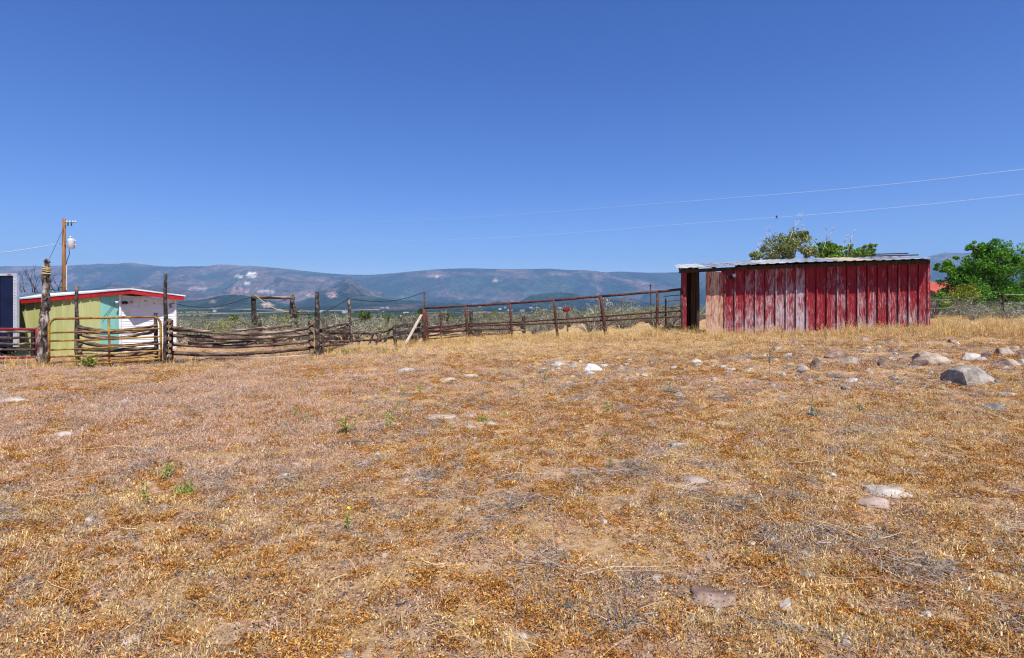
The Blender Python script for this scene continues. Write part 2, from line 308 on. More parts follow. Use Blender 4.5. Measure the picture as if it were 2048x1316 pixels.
for (ox, oy, wx, wy, cc) in [(476,552,9,5,(.72,.68,.6)),(503,550,11,7,(.74,.7,.62)),(492,566,9,3,(.6,.52,.44)),(395,578,16,5,(.5,.36,.3)),(478,583,24,6,(.45,.27,.21)),(624,592,12,4,(.5,.34,.28)),(664,590,11,6,(.52,.34,.29)),(530,582,20,3,(.5,.46,.42)),(425,603,8,4,(.42,.33,.28)),(535,610,12,6,(.45,.36,.3)),(990,560,10,3,(.45,.3,.26)),(870,553,14,3,(.42,.28,.24))]:
    q = ((HP-ox)/wx)**2 + ((PY-oy)/wy)**2 + (fbm(HP/4, PY/3, 3, 8)-.5)*2.6
    a = np.clip((1.0-q)*2.5, 0, 1)*(HD>2500)*(HD<12000); col = col*(1-a[...,None]) + np.array(cc)*a[...,None]
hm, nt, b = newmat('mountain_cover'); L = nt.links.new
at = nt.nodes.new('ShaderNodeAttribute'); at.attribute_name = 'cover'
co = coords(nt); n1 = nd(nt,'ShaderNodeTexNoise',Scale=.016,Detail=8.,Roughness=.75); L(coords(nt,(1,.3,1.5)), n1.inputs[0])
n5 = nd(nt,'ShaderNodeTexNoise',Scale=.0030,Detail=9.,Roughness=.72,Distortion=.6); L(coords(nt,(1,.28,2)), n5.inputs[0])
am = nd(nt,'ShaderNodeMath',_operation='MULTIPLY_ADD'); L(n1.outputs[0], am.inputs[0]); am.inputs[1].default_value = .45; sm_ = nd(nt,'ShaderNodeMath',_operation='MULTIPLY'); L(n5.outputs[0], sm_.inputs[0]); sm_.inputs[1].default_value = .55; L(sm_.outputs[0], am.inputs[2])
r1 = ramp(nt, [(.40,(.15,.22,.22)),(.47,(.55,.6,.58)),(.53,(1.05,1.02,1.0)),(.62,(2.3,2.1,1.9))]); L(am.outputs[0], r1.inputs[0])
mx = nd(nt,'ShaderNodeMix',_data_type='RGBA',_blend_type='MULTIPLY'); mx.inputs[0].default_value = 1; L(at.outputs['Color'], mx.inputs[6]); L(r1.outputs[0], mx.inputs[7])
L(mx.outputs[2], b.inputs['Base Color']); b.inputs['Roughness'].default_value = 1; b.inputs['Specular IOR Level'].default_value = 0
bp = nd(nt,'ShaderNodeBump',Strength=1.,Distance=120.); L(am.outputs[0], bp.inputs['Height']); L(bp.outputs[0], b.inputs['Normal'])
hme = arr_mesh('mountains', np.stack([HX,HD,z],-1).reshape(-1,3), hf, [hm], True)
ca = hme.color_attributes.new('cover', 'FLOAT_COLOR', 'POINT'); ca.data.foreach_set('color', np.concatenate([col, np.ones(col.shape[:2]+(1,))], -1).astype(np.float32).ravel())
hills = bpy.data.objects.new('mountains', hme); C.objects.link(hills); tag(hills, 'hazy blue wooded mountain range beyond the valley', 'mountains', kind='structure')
def hz_at(px, d):
    i = np.clip(np.searchsorted(hp, px), 1, ncol-1); j = np.clip(np.searchsorted(hd, d), 1, nrow-1); return float(z[j, i])
#@@HAZE
hzb = MB().box((-26000,-400,-60), (26000,15900,1450))
hv, nt, b = newmat('haze_air'); nt.nodes.remove(b)
pv = nt.nodes.new('ShaderNodeVolumePrincipled'); pv.inputs['Color'].default_value = (.35,.60,1,1); pv.inputs['Density'].default_value = 6.6e-5; pv.inputs['Anisotropy'].default_value = 0.0
nt.links.new(pv.outputs[0], nt.nodes['Material Output'].inputs['Volume'])
hz = hzb.build('haze', hv); tag(hz, 'thin blue summer haze in the air over the valley', 'haze', kind='stuff')

# ------------------------------------------------------------------ instancing for stuff
def instancer(name, protos, pts, rots, scl, label, cat):
    col_ = bpy.data.collections.new(name + '_kinds')
    for i, me in enumerate(protos): col_.objects.link(bpy.data.objects.new('%s_%02d' % (name, i), me))
    n = len(pts); me = bpy.data.meshes.new(name); me.vertices.add(n); me.vertices.foreach_set('co', np.asarray(pts, np.float32).ravel())
    a = me.attributes.new('rot', 'FLOAT_VECTOR', 'POINT'); a.data.foreach_set('vector', np.asarray(rots, np.float32).ravel())
    a = me.attributes.new('scl', 'FLOAT', 'POINT'); a.data.foreach_set('value', np.asarray(scl, np.float32))
    a = me.attributes.new('pick', 'INT', 'POINT'); a.data.foreach_set('value', rng.integers(0, len(protos), n).astype(np.int32))
    o = bpy.data.objects.new(name, me); C.objects.link(o)
    g = bpy.data.node_groups.new(name, 'GeometryNodeTree')
    g.interface.new_socket('Geometry', in_out='INPUT', socket_type='NodeSocketGeometry'); g.interface.new_socket('Geometry', in_out='OUTPUT', socket_type='NodeSocketGeometry')
    N = g.nodes.new; L = g.links.new
    gi, go = N('NodeGroupInput'), N('NodeGroupOutput'); ip = N('GeometryNodeInstanceOnPoints')
    ci = N('GeometryNodeCollectionInfo'); ci.inputs['Collection'].default_value = col_; ci.inputs['Separate Children'].default_value = True; ci.inputs['Reset Children'].default_value = True
    def na(nm, ty): q = N('GeometryNodeInputNamedAttribute'); q.data_type = ty; q.inputs['Name'].default_value = nm; return q.outputs['Attribute']
    er = N('FunctionNodeEulerToRotation'); L(na('rot','FLOAT_VECTOR'), er.inputs[0])
    L(gi.outputs[0], ip.inputs['Points']); L(ci.outputs[0], ip.inputs['Instance']); ip.inputs['Pick Instance'].default_value = True
    L(na('pick','INT'), ip.inputs['Instance Index']); L(er.outputs[0], ip.inputs['Rotation']); L(na('scl','FLOAT'), ip.inputs['Scale']); L(ip.outputs[0], go.inputs[0])
    md = o.modifiers.new('scatter', 'NODES'); md.node_group = g
    return tag(o, label, cat, kind='stuff')
def scatter(dens, y0, y1, side=1.0, pad=1.5, seed=0):
    """random ground points with density dens(x, y) per square metre"""
    r = np.random.default_rng(seed); out = []
    ys = np.geomspace(y0, y1, 40)
    for a, b_ in zip(ys[:-1], ys[1:]):
        hw = b_*side + pad; yy = np.linspace(a, b_, 5)
        mxd = max(1e-6, float(np.max(dens(np.linspace(-hw, hw, 60)[:,None], yy[None]))))
        n = r.poisson(mxd * 2*hw*(b_-a)); x = r.uniform(-hw, hw, n); y = r.uniform(a, b_, n)
        k = r.uniform(0, mxd, n) < dens(x, y); out.append(np.stack([x[k], y[k]], -1))
    p = np.concatenate(out); return np.concatenate([p, gz(p[:,0], p[:,1])[:,None]], -1)
def randrot(n, tilt=.15):
    return np.stack([rng.normal(0, tilt, n), rng.normal(0, tilt, n), rng.uniform(0, 6.283, n)], -1)

def blades(n, spread, hgt, wid, lean, bend, seed, mats, curl=0., heads=0.):
    r = np.random.default_rng(seed); V = []; Fc = []; S = []
    for i in range(n):
        a = r.uniform(0, 6.283); rr = spread*math.sqrt(r.uniform()); p = np.array([rr*math.cos(a), rr*math.sin(a), -.01])
        h = hgt*r.uniform(.45, 1.1); th = r.uniform(0, 6.283); ln = abs(r.normal(0, lean)) + .05
        dirh = np.array([math.cos(th), math.sin(th), 0]); wv = np.array([-math.sin(th+r.normal(0,.8)), math.cos(th), 0])*wid*r.uniform(.6, 1.3)/2
        q0 = p; q1 = p + (dirh*math.sin(ln) + np.array([0,0,math.cos(ln)]))*h*.55
        l2 = ln + bend*r.uniform(.3, 1.4); q2 = q1 + (dirh*math.sin(l2) + np.array([0,0,math.cos(l2)]))*h*.5
        bs = len(V); V += [q0-wv, q0+wv, q1-wv*.8, q1+wv*.8, q2-wv*.15, q2+wv*.15]; Fc += [(bs,bs+1,bs+3,bs+2),(bs+2,bs+3,bs+5,bs+4)]
        s_ = r.uniform(0, 1); S += [s_*.8]*2 + [s_]*4
        if r.uniform() < heads:
            for j in range(5):
                dv = r.normal(0, 1, 3)*np.array([.007,.007,.012]); c = q2 + dv; e = r.normal(0,.0022,3); f_ = np.array([0,0,.012]) + r.normal(0,.004,3)
                bs = len(V); V += [c, c+e, c+f_+e, c+f_]; Fc += [(bs,bs+1,bs+2,bs+3)]; S += [.95]*4
    return arr_mesh('blades', V, Fc, mats, shade=S)
def crumbs(n, spread, size, hgt, seed, mats, asp=.13):
    """low mat of short curled dead leaves"""
    r = np.random.default_rng(seed); V = []; Fc = []; S = []
    for i in range(n):
        a = r.uniform(0, 6.283); rr = spread*math.sqrt(r.uniform()); p = np.array([rr*math.cos(a), rr*math.sin(a), abs(r.normal(0, hgt))*(1-.6*rr/spread)])
        t = r.normal(0, 1, 3); t[2] *= .7; t /= np.linalg.norm(t); wv = np.cross(t, r.normal(0,1,3)); wv /= np.linalg.norm(wv)+1e-6
        l = size*r.uniform(.5, 1.5); wd = size*asp*r.uniform(.6, 1.5); up_ = np.array([0,0,l*.25*r.uniform(-1,1)])
        bs = len(V); V += [p-t*l*.5, p+wv*wd+up_, p+t*l*.5, p-wv*wd+up_]; Fc += [(bs,bs+1,bs+2,bs+3)]; S += [r.uniform()]*4
    return arr_mesh('crumbs', V, Fc, mats, shade=S)
def sticks(n, spread, ln, rad, seed, mats, rise=.25):
    r = np.random.default_rng(seed); V = []; Fc = []; S = []
    for i in range(n):
        p = np.array([*r.normal(0, spread*.5, 2), abs(r.normal(.01, .02))]); th = r.uniform(0, 6.283); t = np.array([math.cos(th), math.sin(th), r.uniform(-.05, rise)])
        pts = [p]; l = ln*r.uniform(.3, 1.2)/3
        for k in range(3): t = t + r.normal(0, .28, 3)*np.array([1,1,.6]); t /= np.linalg.norm(t); pts.append(np.maximum(pts[-1] + t*l, [-9,-9,.003]))
        rr = rad*r.uniform(.5, 1.4); s_ = r.uniform()
        bs = len(V)
        for k, q in enumerate(pts):
            s2 = np.array([-t[1], t[0], 0]); s2 /= np.linalg.norm(s2)+1e-6; rk = rr*(1-.25*k)
            V += [q-s2*rk, q+np.array([0,0,rk*1.4]), q+s2*rk]; S += [s_]*3
        for k in range(3):
            b0 = bs+3*k; Fc += [(b0,b0+1,b0+4,b0+3),(b0+1,b0+2,b0+5,b0+4)]
    return arr_mesh('sticks', V, Fc, mats, shade=S)

M['straw'] = leafmat('straw', [(0,(.32,.16,.035)),(.4,(.56,.34,.09)),(.8,(.72,.50,.18)),(1,(.80,.64,.36))], .2, .2)
M['pinkgrass'] = leafmat('cheatgrass', [(0,(.24,.11,.06)),(.5,(.46,.26,.16)),(.85,(.60,.39,.26)),(1,(.70,.52,.38))], .2, .2)
M['rust'] = leafmat('rusty_weed', [(0,(.07,.025,.008)),(.3,(.32,.12,.02)),(.65,(.54,.25,.045)),(1,(.68,.44,.16))], .25, .15)
M['twig'] = leafmat('grey_twig', [(0,(.03,.027,.027)),(.5,(.15,.13,.12)),(1,(.36,.315,.28))], .25, 0)
M['stem'] = leafmat('pale_stem', [(0,(.40,.26,.10)),(1,(.66,.5,.27))], .15, 0)

# ------------------------------------------------------------------ red shed
def dS(px): return 1/(1/20.0 + (px-1447)/(1855-1447)*(1/18.4-1/20.0))
def S(px, py, out=0.):
    p = P(px, py, dS(px)); return p + SNrm*out
_a, _b = P(1363,660,dS(1363)), P(1855,660,dS(1855)); SU = Vector((_b.x-_a.x, _b.y-_a.y, 0)).normalized(); SNrm = Vector((SU.y, -SU.x, 0)); SB = -SNrm
roof_px = [1353,1430,1500,1600,1700,1800,1862]; roof_py = [538.5,535,531,526,523.5,521,518.5]
def roofpy(px): return float(np.interp(px, roof_px, roof_py))
base = S(1600, 664); base.z = gz1(base.x, base.y)
shed = thing('red_shed', base, 'long low metal shed with peeling red paint and corrugated roof', 'shed')
wpx = np.linspace(1447, 1855, 21)
wear = [.0,.03,.13,.13,.16,.24,.2,.25,.02,-.04,.09,.11,.0,.1,.1,.03,.06,.0,.06,-.02]
for i in range(20):
    a, c = wpx[i], wpx[i+1]; mb = MB(); r = random.Random(i)
    p0, p1 = S(a, 600), S(c, 600); W = (p1-p0).length
    zt = S((a+c)/2, roofpy((a+c)/2)).z - .07; zb = gz1((p0.x+p1.x)/2, (p0.y+p1.y)/2) - .05 + r.uniform(-.02,.03)
    prof = [(0,-.022),(.07,-.022),(.075,.012),(W*.45,.012),(W*.48,.02),(W*.53,.02),(W*.56,.012),(W*.78,.012),(W*.80,.017),(W*.83,.017),(W*.85,.012),(W-.004,.012),(W+.004,-.022),(W+.01,-.026)]
    th = .0015; n = len(prof); lean = r.uniform(-.006,.006); nz = 5
    vs = []
    for k in range(nz+1):
        zz = zb + (zt-zb)*k/nz
        for side in (0, 1):
            for (uu, oo) in prof: vs.append(p0*1 + SU*uu + SNrm*(oo - side*th*2 + lean*k/nz + r.uniform(-.0015,.0015)) + Vector((0,0,zz-p0.z)))
    fs = []
    for k in range(nz):
        for side in (0, 1):
            b0 = (k*2+side)*n; b1 = ((k+1)*2+side)*n
            for q in range(n-1): fs.append((b0+q,b0+q+1,b1+q+1,b1+q) if side == 0 else (b0+q+1,b0+q,b1+q,b1+q+1))
    mb.add(vs, fs); o = mb.build('wall_panel', M['paint'], shed); o.color = (wear[i]*.7, 0, 0, 1)
    q = lambda uu, oo, zz: Vector((p0.x,p0.y,zz)) + SU*uu + SNrm*oo
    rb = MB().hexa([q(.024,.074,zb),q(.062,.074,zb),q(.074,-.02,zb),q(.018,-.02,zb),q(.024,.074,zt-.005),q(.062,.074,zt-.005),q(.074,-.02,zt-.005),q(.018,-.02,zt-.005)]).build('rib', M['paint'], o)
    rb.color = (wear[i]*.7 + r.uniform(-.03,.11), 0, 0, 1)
# corner trims, girts, header
mb = MB(); pe = S(1855, 600); zt = S(1855, roofpy(1855)).z - .05; zb = gz1(pe.x, pe.y)-.05
mb.beam(pe+SU*.02+SNrm*.03+Vector((0,0,zb-pe.z)), pe+SU*.02+SNrm*.03+Vector((0,0,zt-pe.z)), .07, .05, SNrm); o = mb.build('corner_trim', M['paint'], shed); o.color = (.06,0,0,1)
for k, (a, c) in enumerate([(1358,1500),(1500,1680),(1680,1858)]):
    pa, pc = S(a, roofpy(a)+5, .04), S(c, roofpy(c)+5, .04); MB().beam(pa, pc, .07, .12).build('header_beam', M['darkwood'], shed)
# right, left and rear walls
DEP = 2.6
def wallseg(pa, pb, zt0, zt1, mat, name, thick=.03):
    d = (pb-pa); d.z = 0; nrm = Vector((d.y, -d.x, 0)).normalized()*thick
    za = min(gz1(pa.x,pa.y), gz1(pb.x,pb.y)) - .1
    q = lambda p, zz: Vector((p.x,p.y,zz))
    return MB().hexa([q(pa,za), q(pb,za), q(pb+nrm,za), q(pa+nrm,za), q(pa,zt0), q(pb,zt1), q(pb+nrm,zt1), q(pa+nrm,zt0)]).build(name, mat, shed)
RISE = .335
z_r = S(1855, roofpy(1855)).z - .06; z_l = S(1366, roofpy(1366)).z - .06
pR = S(1855, 600); pL = S(1367, 600)
o = wallseg(pR+SB*.02, pR+SB*DEP, z_r, z_r+RISE, M['paint'], 'end_wall'); o.color = (.05,0,0,1)
nb = 7
for k in range(nb):
    a, c = k/nb, (k+.96)/nb
    wallseg(pL+SB*(.06+a*(DEP-.1)), pL+SB*(.06+c*(DEP-.1)), z_l+RISE*a, z_l+RISE*c, M['darkwood'], 'end_board', .025)
def back(px): # point on rear wall seen at photo column px
    o_ = _a + SB*DEP; tx = (px-1024)/F
    k = (tx*o_.y - o_.x)/(SU.x - tx*SU.y); return o_ + SU*k
bpx = [1362,1374,1386,1397.5]
for a, c in zip(bpx[:-1], bpx[1:]):
    pa, pb = back(a), back(c-.5); wallseg(pa, pb, z_l+RISE, z_l+RISE, M['darkwood'], 'rear_board', .03)
pa, pb = back(1470), pR+SB*DEP; wallseg(pa, pb, z_l+RISE+.05, z_r+RISE, M['darkwood'], 'rear_wall', .04)
# partition that closes the dark bay, door bay posts
def post(px, pyt, r, out, mat, name='post', w_=None):
    p = S(px, 600, out); g = gz1(p.x, p.y)
    return MB().tube([(p.x,p.y,g-.1),(p.x+.01,p.y,g+1.2),(p.x,p.y,S(px,pyt,out).z+abs(min(out,0))*RISE/DEP)], r, 9, .12, seed=int(px)).build(name, mat, shed)
o = MB().beam((pL.x+.03,pL.y,gz1(pL.x,pL.y)-.05), (pL.x+.03,pL.y,z_l-.05), .15, .06, SNrm).build('corner_board', M['paint'], shed); o.color = (-.1,0,0,1)
post(1389, 541, .10, -1.0, M['pole']); post(1396, 541, .06, -.25, M['darkwood'])
pm = S(1452, 600); wallseg(pm+SB*.05, pm+SB*(DEP-.9), z_l+.02, z_l+RISE*.6, M['darkwood'], 'partition')
p_in = S(1392, 600, -1.1); wallseg(S(1369,600,-1.1), p_in, z_l, z_l, M['darkwood'], 'inner_board')
# weathered door of three boards
dp = [1411,1424,1437,1447]
door = None
for k in range(3):
    a, c = dp[k]+.3, dp[k+1]-.3; pa, pb = S(a, 600, .03), S(c, 600, .03); top = 541.5 + k*1.3
    za = gz1(pa.x,pa.y)-.02; q = lambda p, zz, o_=0: Vector((p.x,p.y,zz)) + SNrm*o_
    zt = S(a, top).z; zt2 = S(c, top+1.0).z
    mb = MB().hexa([q(pa,za),q(pb,za),q(pb,za,-.025),q(pa,za,-.025),q(pa,zt),q(pb,zt2),q(pb,zt2,-.025),q(pa,zt,-.025)])
    if door is None:
        rail = MB().beam(S(1411.5,640,0)-SNrm*.02, S(1446.5,640,0)-SNrm*.02, .03, .12)
        door = rail.build('door', M['plank'], shed); MB().beam(S(1411.5,565,0)-SNrm*.02, S(1446.5,565,0)-SNrm*.02, .03, .12).build('door_rail', M['plank'], door); door['label'] = 'weathered bare wood door with flaking red paint'
    o = mb.build('door_board', M['doorpaint'], door); o.color = ([.17,.22,.10][k],0,0,1)
# floodlight
pl = S(1455, 554, .06); lm = MB().beam(pl, pl+SNrm*.10, .09, .09).build('lamp_bracket', M['wire'], shed)
for (dx, dz, mat_) in ((.14,.06,M['gray']), (.02,.0,M['black'])):
    c = pl+SU*dx+SNrm*.12+Vector((0,0,dz)); tip = c + (SU*.6+SNrm*.7+Vector((0,0,-.2))).normalized()*.11
    MB().tube([c, c*.5+tip*.5, tip], [.03,.055,.075], 12).build('lamp_head', mat_, lm, True)
MB().beam(S(1450,559,.05), S(1450,566,.05), .04, .03).build('switch_box', M['gray'], shed)
# roof: corrugated sheets side by side
NS = 9; rp = np.linspace(1353, 1862, NS+1); smat = ['tinold','galv','galv','tinold','galv','galv','tintan','galv','galv']
for i in range(NS):
    a, c = rp[i], rp[i+1]; r = random.Random(50+i)
    pa, pb = S(a, roofpy(a), .46+r.uniform(-.02,.02)), S(c, roofpy(c), .46+r.uniform(-.02,.02)); W = (pb-pa).length; nr_ = 3; n = nr_*6+1; vs = []
    dz0 = r.uniform(-.008,.008); lift = r.uniform(0,.03)
    for k in range(4):
        for side in (0,1):
            for q in range(n):
                t = q/(n-1); ph = (q % 6); h = (0,0,.018,.018,0,0)[ph] if q < n-1 else 0
                tq = t + (.0,.0,-.02,.02,.0,.0)[ph]*.3
                p = pa.lerp(pb, tq*1.012) + SB*((DEP+.75)*k/3) + Vector((0,0,(RISE*1.05)*k/3 + h + dz0 - side*.004 + (lift if k==3 else 0)))
                vs.append(p)
    fs = []
    for k in range(3):
        for side in (0,1):
            b0 = (k*2+side)*n; b1 = ((k+1)*2+side)*n
            fs += [((b0+q,b0+q+1,b1+q+1,b1+q) if side==0 else (b0+q+1,b0+q,b1+q,b1+q+1)) for q in range(n-1)]
    fs += [(q, n+q, n+q+1, q+1) for q in range(n-1)]
    MB().add(vs, fs).build('roof_sheet', M[smat[i]], shed)
for k in range(8):
    a = 1360 + k*70; p0 = S(a, roofpy(a)+2.5, .2); MB().beam(p0, p0+SB*(DEP+.4)+Vector((0,0,RISE*1.0)), .05, .06).build('rafter', M['darkwood'], shed)
for (a, c, v0, v1, zz) in ((1770,1864,1.4,1.0,.10),(1795,1866,2.2,1.9,.12),(1740,1800,2.4,2.2,.07)):
    p0 = S(a, roofpy(a), -v0); p1 = S(c, roofpy(c), -v1)
    MB().beam(p0+Vector((0,0,RISE*v0/DEP+zz)), p1+Vector((0,0,RISE*v1/DEP+zz)), .12, .03).build('loose_batten', M['darkwood'], shed)

# ------------------------------------------------------------------ small painted building with red fascia
kb = P(242, 690, 21.8); kb.z = gz1(kb.x, kb.y)
bld = thing('painted_outbuilding', kb, 'small olive, teal and white outbuilding with red fascia and white metal roof', 'outbuilding')
wl, wk, wr = P(32,600,22.5), P(242,600,21.8), P(352,600,22.5)
fa, fb, fc = P(30,603,22.35), P(262,582,21.35), P(368,596,22.45)     # underside line of fascia top edges
fp = P(192,588.3,21.90)
def wall_top(px): return float(np.interp(px, [30,262,368], [607.5,588.5,602]))
def wpt(px):
    a, c = (wl, wk) if px <= 242 else (wk, wr); p0, p1 = (32,242) if px <= 242 else (242,352)
    d = 1/(1/a.y + (px-p0)/(p1-p0)*(1/c.y-1/a.y)); return Vector((X(px,d), d, 0)), d
def wq(mb, x0, x1, out0, y_t=None, zb=None):
    (p0,d0),(p1,d1) = wpt(x0), wpt(x1); t = (p1-p0).normalized(); nrm = Vector((t.y,-t.x,0))
    z0 = EYE+(HZ-wall_top(x0))/F*d0+.02; z1 = EYE+(HZ-wall_top(x1))/F*d1+.02
    zb_ = min(gz1(p0.x,p0.y), gz1(p1.x,p1.y))-.15
    f = lambda p, zz, o_: Vector((p.x,p.y,zz))+nrm*o_
    return mb.hexa([f(p0,zb_,out0),f(p1,zb_,out0),f(p1,zb_,-.08),f(p0,zb_,-.08),f(p0,z0,out0),f(p1,z1,out0),f(p1,z1,-.08),f(p0,z0,-.08)])
gxs = np.linspace(33, 200, 10)
for a, c in zip(gxs[:-1], gxs[1:]):
    o = wq(MB(), a+.25, c-.25, 0).build('siding_panel', M['green'], bld); wq(MB(), c-.9, c+.9, .03).build('batten', M['green'], o)
for a, c in ((200.3,221),(221.4,241.6)):
    wq(MB(), a, c, .004).build('siding_panel', M['teal'], bld)
wq(MB(), 33, 241, -.05).build('wall_core', M['darkwood'], bld)
# white lap siding as stepped courses
mb = MB(); (p0,d0),(p1,d1) = wpt(242), wpt(352); t = (p1-p0).normalized(); nrm = Vector((t.y,-t.x,0)); zb_ = min(gz1(p0.x,p0.y), gz1(p1.x,p1.y))-.15
zL = EYE+(HZ-wall_top(242))/F*d0; zR = EYE+(HZ-wall_top(352))/F*d1; zz = zb_
while zz < zL:
    q = lambda p, z_, o_: Vector((p.x,p.y,z_))+nrm*o_
    ha = min(zz+.105, zL+.02); hb = min(zz+.105, zR+.02)
    if zz < zR: mb.hexa([q(p0,zz,.022),q(p1,zz,.022),q(p1,zz,-.05),q(p0,zz,-.05),q(p0,ha,.006),q(p1,hb,.006),q(p1,hb,-.05),q(p0,ha,-.05)])
    else:
        tt_ = (zL-zz)/max(1e-3, zL-zR); pm_ = p0.lerp(p1, min(1, tt_)); hm_ = zz+.004
        mb.hexa([q(p0,zz,.022),q(pm_,zz,.022),q(pm_,zz,-.05),q(p0,zz,-.05),q(p0,ha,.006),q(pm_,hm_,.006),q(pm_,hm_,-.05),q(p0,ha,-.05)])
    zz += .1
mb.build('lap_siding', M['white'], bld)
for xx in (242.0, 351.5):
    (p,d_) = wpt(xx); MB().beam((p.x,p.y-.02,zb_), (p.x,p.y-.02,EYE+(HZ-wall_top(xx))/F*d_+.02), .08, .07, (0,1,0)).build('corner_trim', M['white'], bld)
# rear and end walls
bk = Vector((-18.5, 27.0, 0)); bk2 = Vector((-16.4, 26.4, 0)); zt_ = 2.0
for a, c in ((Vector((wl.x,wl.y,0)), bk), (bk, bk2), (bk2, Vector((wr.x,wr.y,0)))):
    zq = min(gz1(a.x,a.y), gz1(c.x,c.y))-.2; h_ = 1.8
    MB().hexa([(a.x,a.y,zq),(c.x,c.y,zq),(c.x,c.y+.08,zq),(a.x,a.y+.08,zq),(a.x,a.y,h_),(c.x,c.y,h_),(c.x,c.y+.08,h_),(a.x,a.y+.08,h_)]).build('rear_wall', M['green'], bld)
def up3(p, dz): return p + Vector((0,0,dz))
for a, c in ((fa,fp),(fp,fb),(fb,fc)):
    n = (c-a).normalized(); MB().beam(up3(a,-.02)-n*0.0, up3(c,-.02), .035, .17).build('fascia', M['redtrim'], bld)
er = P(88, 590.5, 30.0); eb = Vector((-22.6, 27.5, 1.95)); ec = Vector((-16.2, 27.2, 2.05))
T = .07
def slab(name, pts, mat):
    n = len(pts); vs = [up3(p,T+.02) for p in pts] + [up3(p,T-.03) for p in pts]
    MB().add(vs, [tuple(range(n)), tuple(range(2*n-1,n-1,-1))] + [(i, n+i, n+(i+1)%n, (i+1)%n) for i in range(n)]).build(name, mat, bld)
er2 = Vector((er.x, er.y, er.z))
slab('roof_plane', [up3(fa,.02)+Vector((-.05,-.03,0)), up3(fp,.02)+Vector((0,-.04,0)), up3(fb,.02)+Vector((0,-.05,0)), er2], M['tinwhite'])
slab('roof_plane', [up3(fb,.018)+Vector((0,-.05,0)), up3(fc,.02)+Vector((.06,0,0)), ec, up3(er2,-.005)], M['tinwhite'])
# fittings on the white wall
def onw(px, py, o_=0.): 
    p, d_ = wpt(px); return Vector((p.x, p.y, EYE+(HZ-py)/F*d_)) + (nrm*o_ if px > 242 else Vector((0,-o_,0)))
mb = MB()
for a, c in (((263,596),(278,596)),((263,615),(278,615)),((263,596),(263,615)),((278,596),(278,615))): mb.beam(onw(*a,.025), onw(*c,.025), .02, .035, nrm)
mb.build('hatch_frame', M['white'], bld)
hb_ = MB().beam(onw(250,604,.0), onw(250,604,.12), .07, .07).build('lamp_bracket', M['black'], bld)
for dx, mt in ((-.17,'gray'),(.02,'black'),(.1,'black')):
    c = onw(249,604,.12)+t*dx; MB().tube([c, c+Vector((dx*.3,-.08,-.03))], [.035,.06], 10).build('lamp_head', M[mt], hb_, True)
pts = [onw(341+3*math.sin(k*.9), 606+k*.9, .05) for k in range(12)]; MB().tube(pts, .012, 5).build('hanging_cable', M['cable'], bld)
MB().beam(onw(262.5,603,.03), onw(264.5,606,.03), .04, .04).build('hinge', M['wire'], bld)
for a_, b_ in ((290,601),(308,606)): MB().beam(onw(a_,b_,.02), onw(a_+1,b_+2,.02), .03, .03).build('wall_bracket', M['wire'], bld)
MB().tube([onw(205,640,.06), onw(222,618,.05), onw(236,600,.05)], .012, 5).build('stay_wire', M['wire'], bld)

# ------------------------------------------------------------------ cargo trailer at the left edge
tl = P(34, 600, 20.5); gt = gz1(tl.x-1, tl.y)
tr = thing('cargo_trailer', (tl.x-1.2, tl.y, gt), 'dark navy enclosed cargo trailer with pale riveted edge trim at left', 'trailer')
x1, x0 = tl.x, tl.x-2.4; zt_, zb_ = P(0,547,20.5).z, gt+.45
SKX = -4.6   # the trailer runs back to the left
def tbox(xa, xb, ya, yb, za, zb2): return MB().hexa([(xa,tl.y+ya,za),(xb,tl.y+ya,za),(xb+SKX*yb/5,tl.y+yb,za),(xa+SKX*yb/5,tl.y+yb,za),(xa,tl.y+ya,zb2),(xb,tl.y+ya,zb2),(xb+SKX*yb/5,tl.y+yb,zb2),(xa+SKX*yb/5,tl.y+yb,zb2)])
tbox(x0+.05,x1-.04,.02,5,zb_,zt_-.03).build('body', M['navy'], tr)
for k in range(4): MB().box((x0+.1+k*.57,tl.y+.005,zb_+.12), (x0+.1+k*.57+.55,tl.y+.019,zt_-.12)).build('end_panel', M['navy'], tr)
for xx in (x0, x1-.13):
    o = MB().box((xx,tl.y-.01,zb_), (xx+.13,tl.y+.1,zt_-.08)).build('corner_trim', M['alu'], tr)
    mb = MB()
    for k in range(24): c = Vector((xx+.065,tl.y-.012,zb_+.05+k*(zt_-zb_-.2)/23)); mb.box((c.x-.012,c.y-.005,c.z-.012),(c.x+.012,c.y+.002,c.z+.012))
    tag(mb.build('rivet_row', M['wire'], o), kind='stuff')
tbox(x0-.01,x1+.01,-.02,5,zt_-.08,zt_).build('roof_rail', M['alu'], tr)
for dx in (.32,): MB().box((x1-dx,tl.y-.035,zt_-.06), (x1-dx+.14,tl.y-.02,zt_-.03)).build('marker_light', M['redtrim'], tr)
for s_ in (x0+.15, x1-.35):
    c = Vector((s_+SKX/2, tl.y+2.5, gt+.33)); o = MB().tube([c, c+Vector((.2,0,0))], .33, 20).build('tyre', M['black'], tr, True); MB().tube([c+Vector((-.01,0,0)), c+Vector((.21,0,0))], .18, 14).build('rim', M['alu'], o)

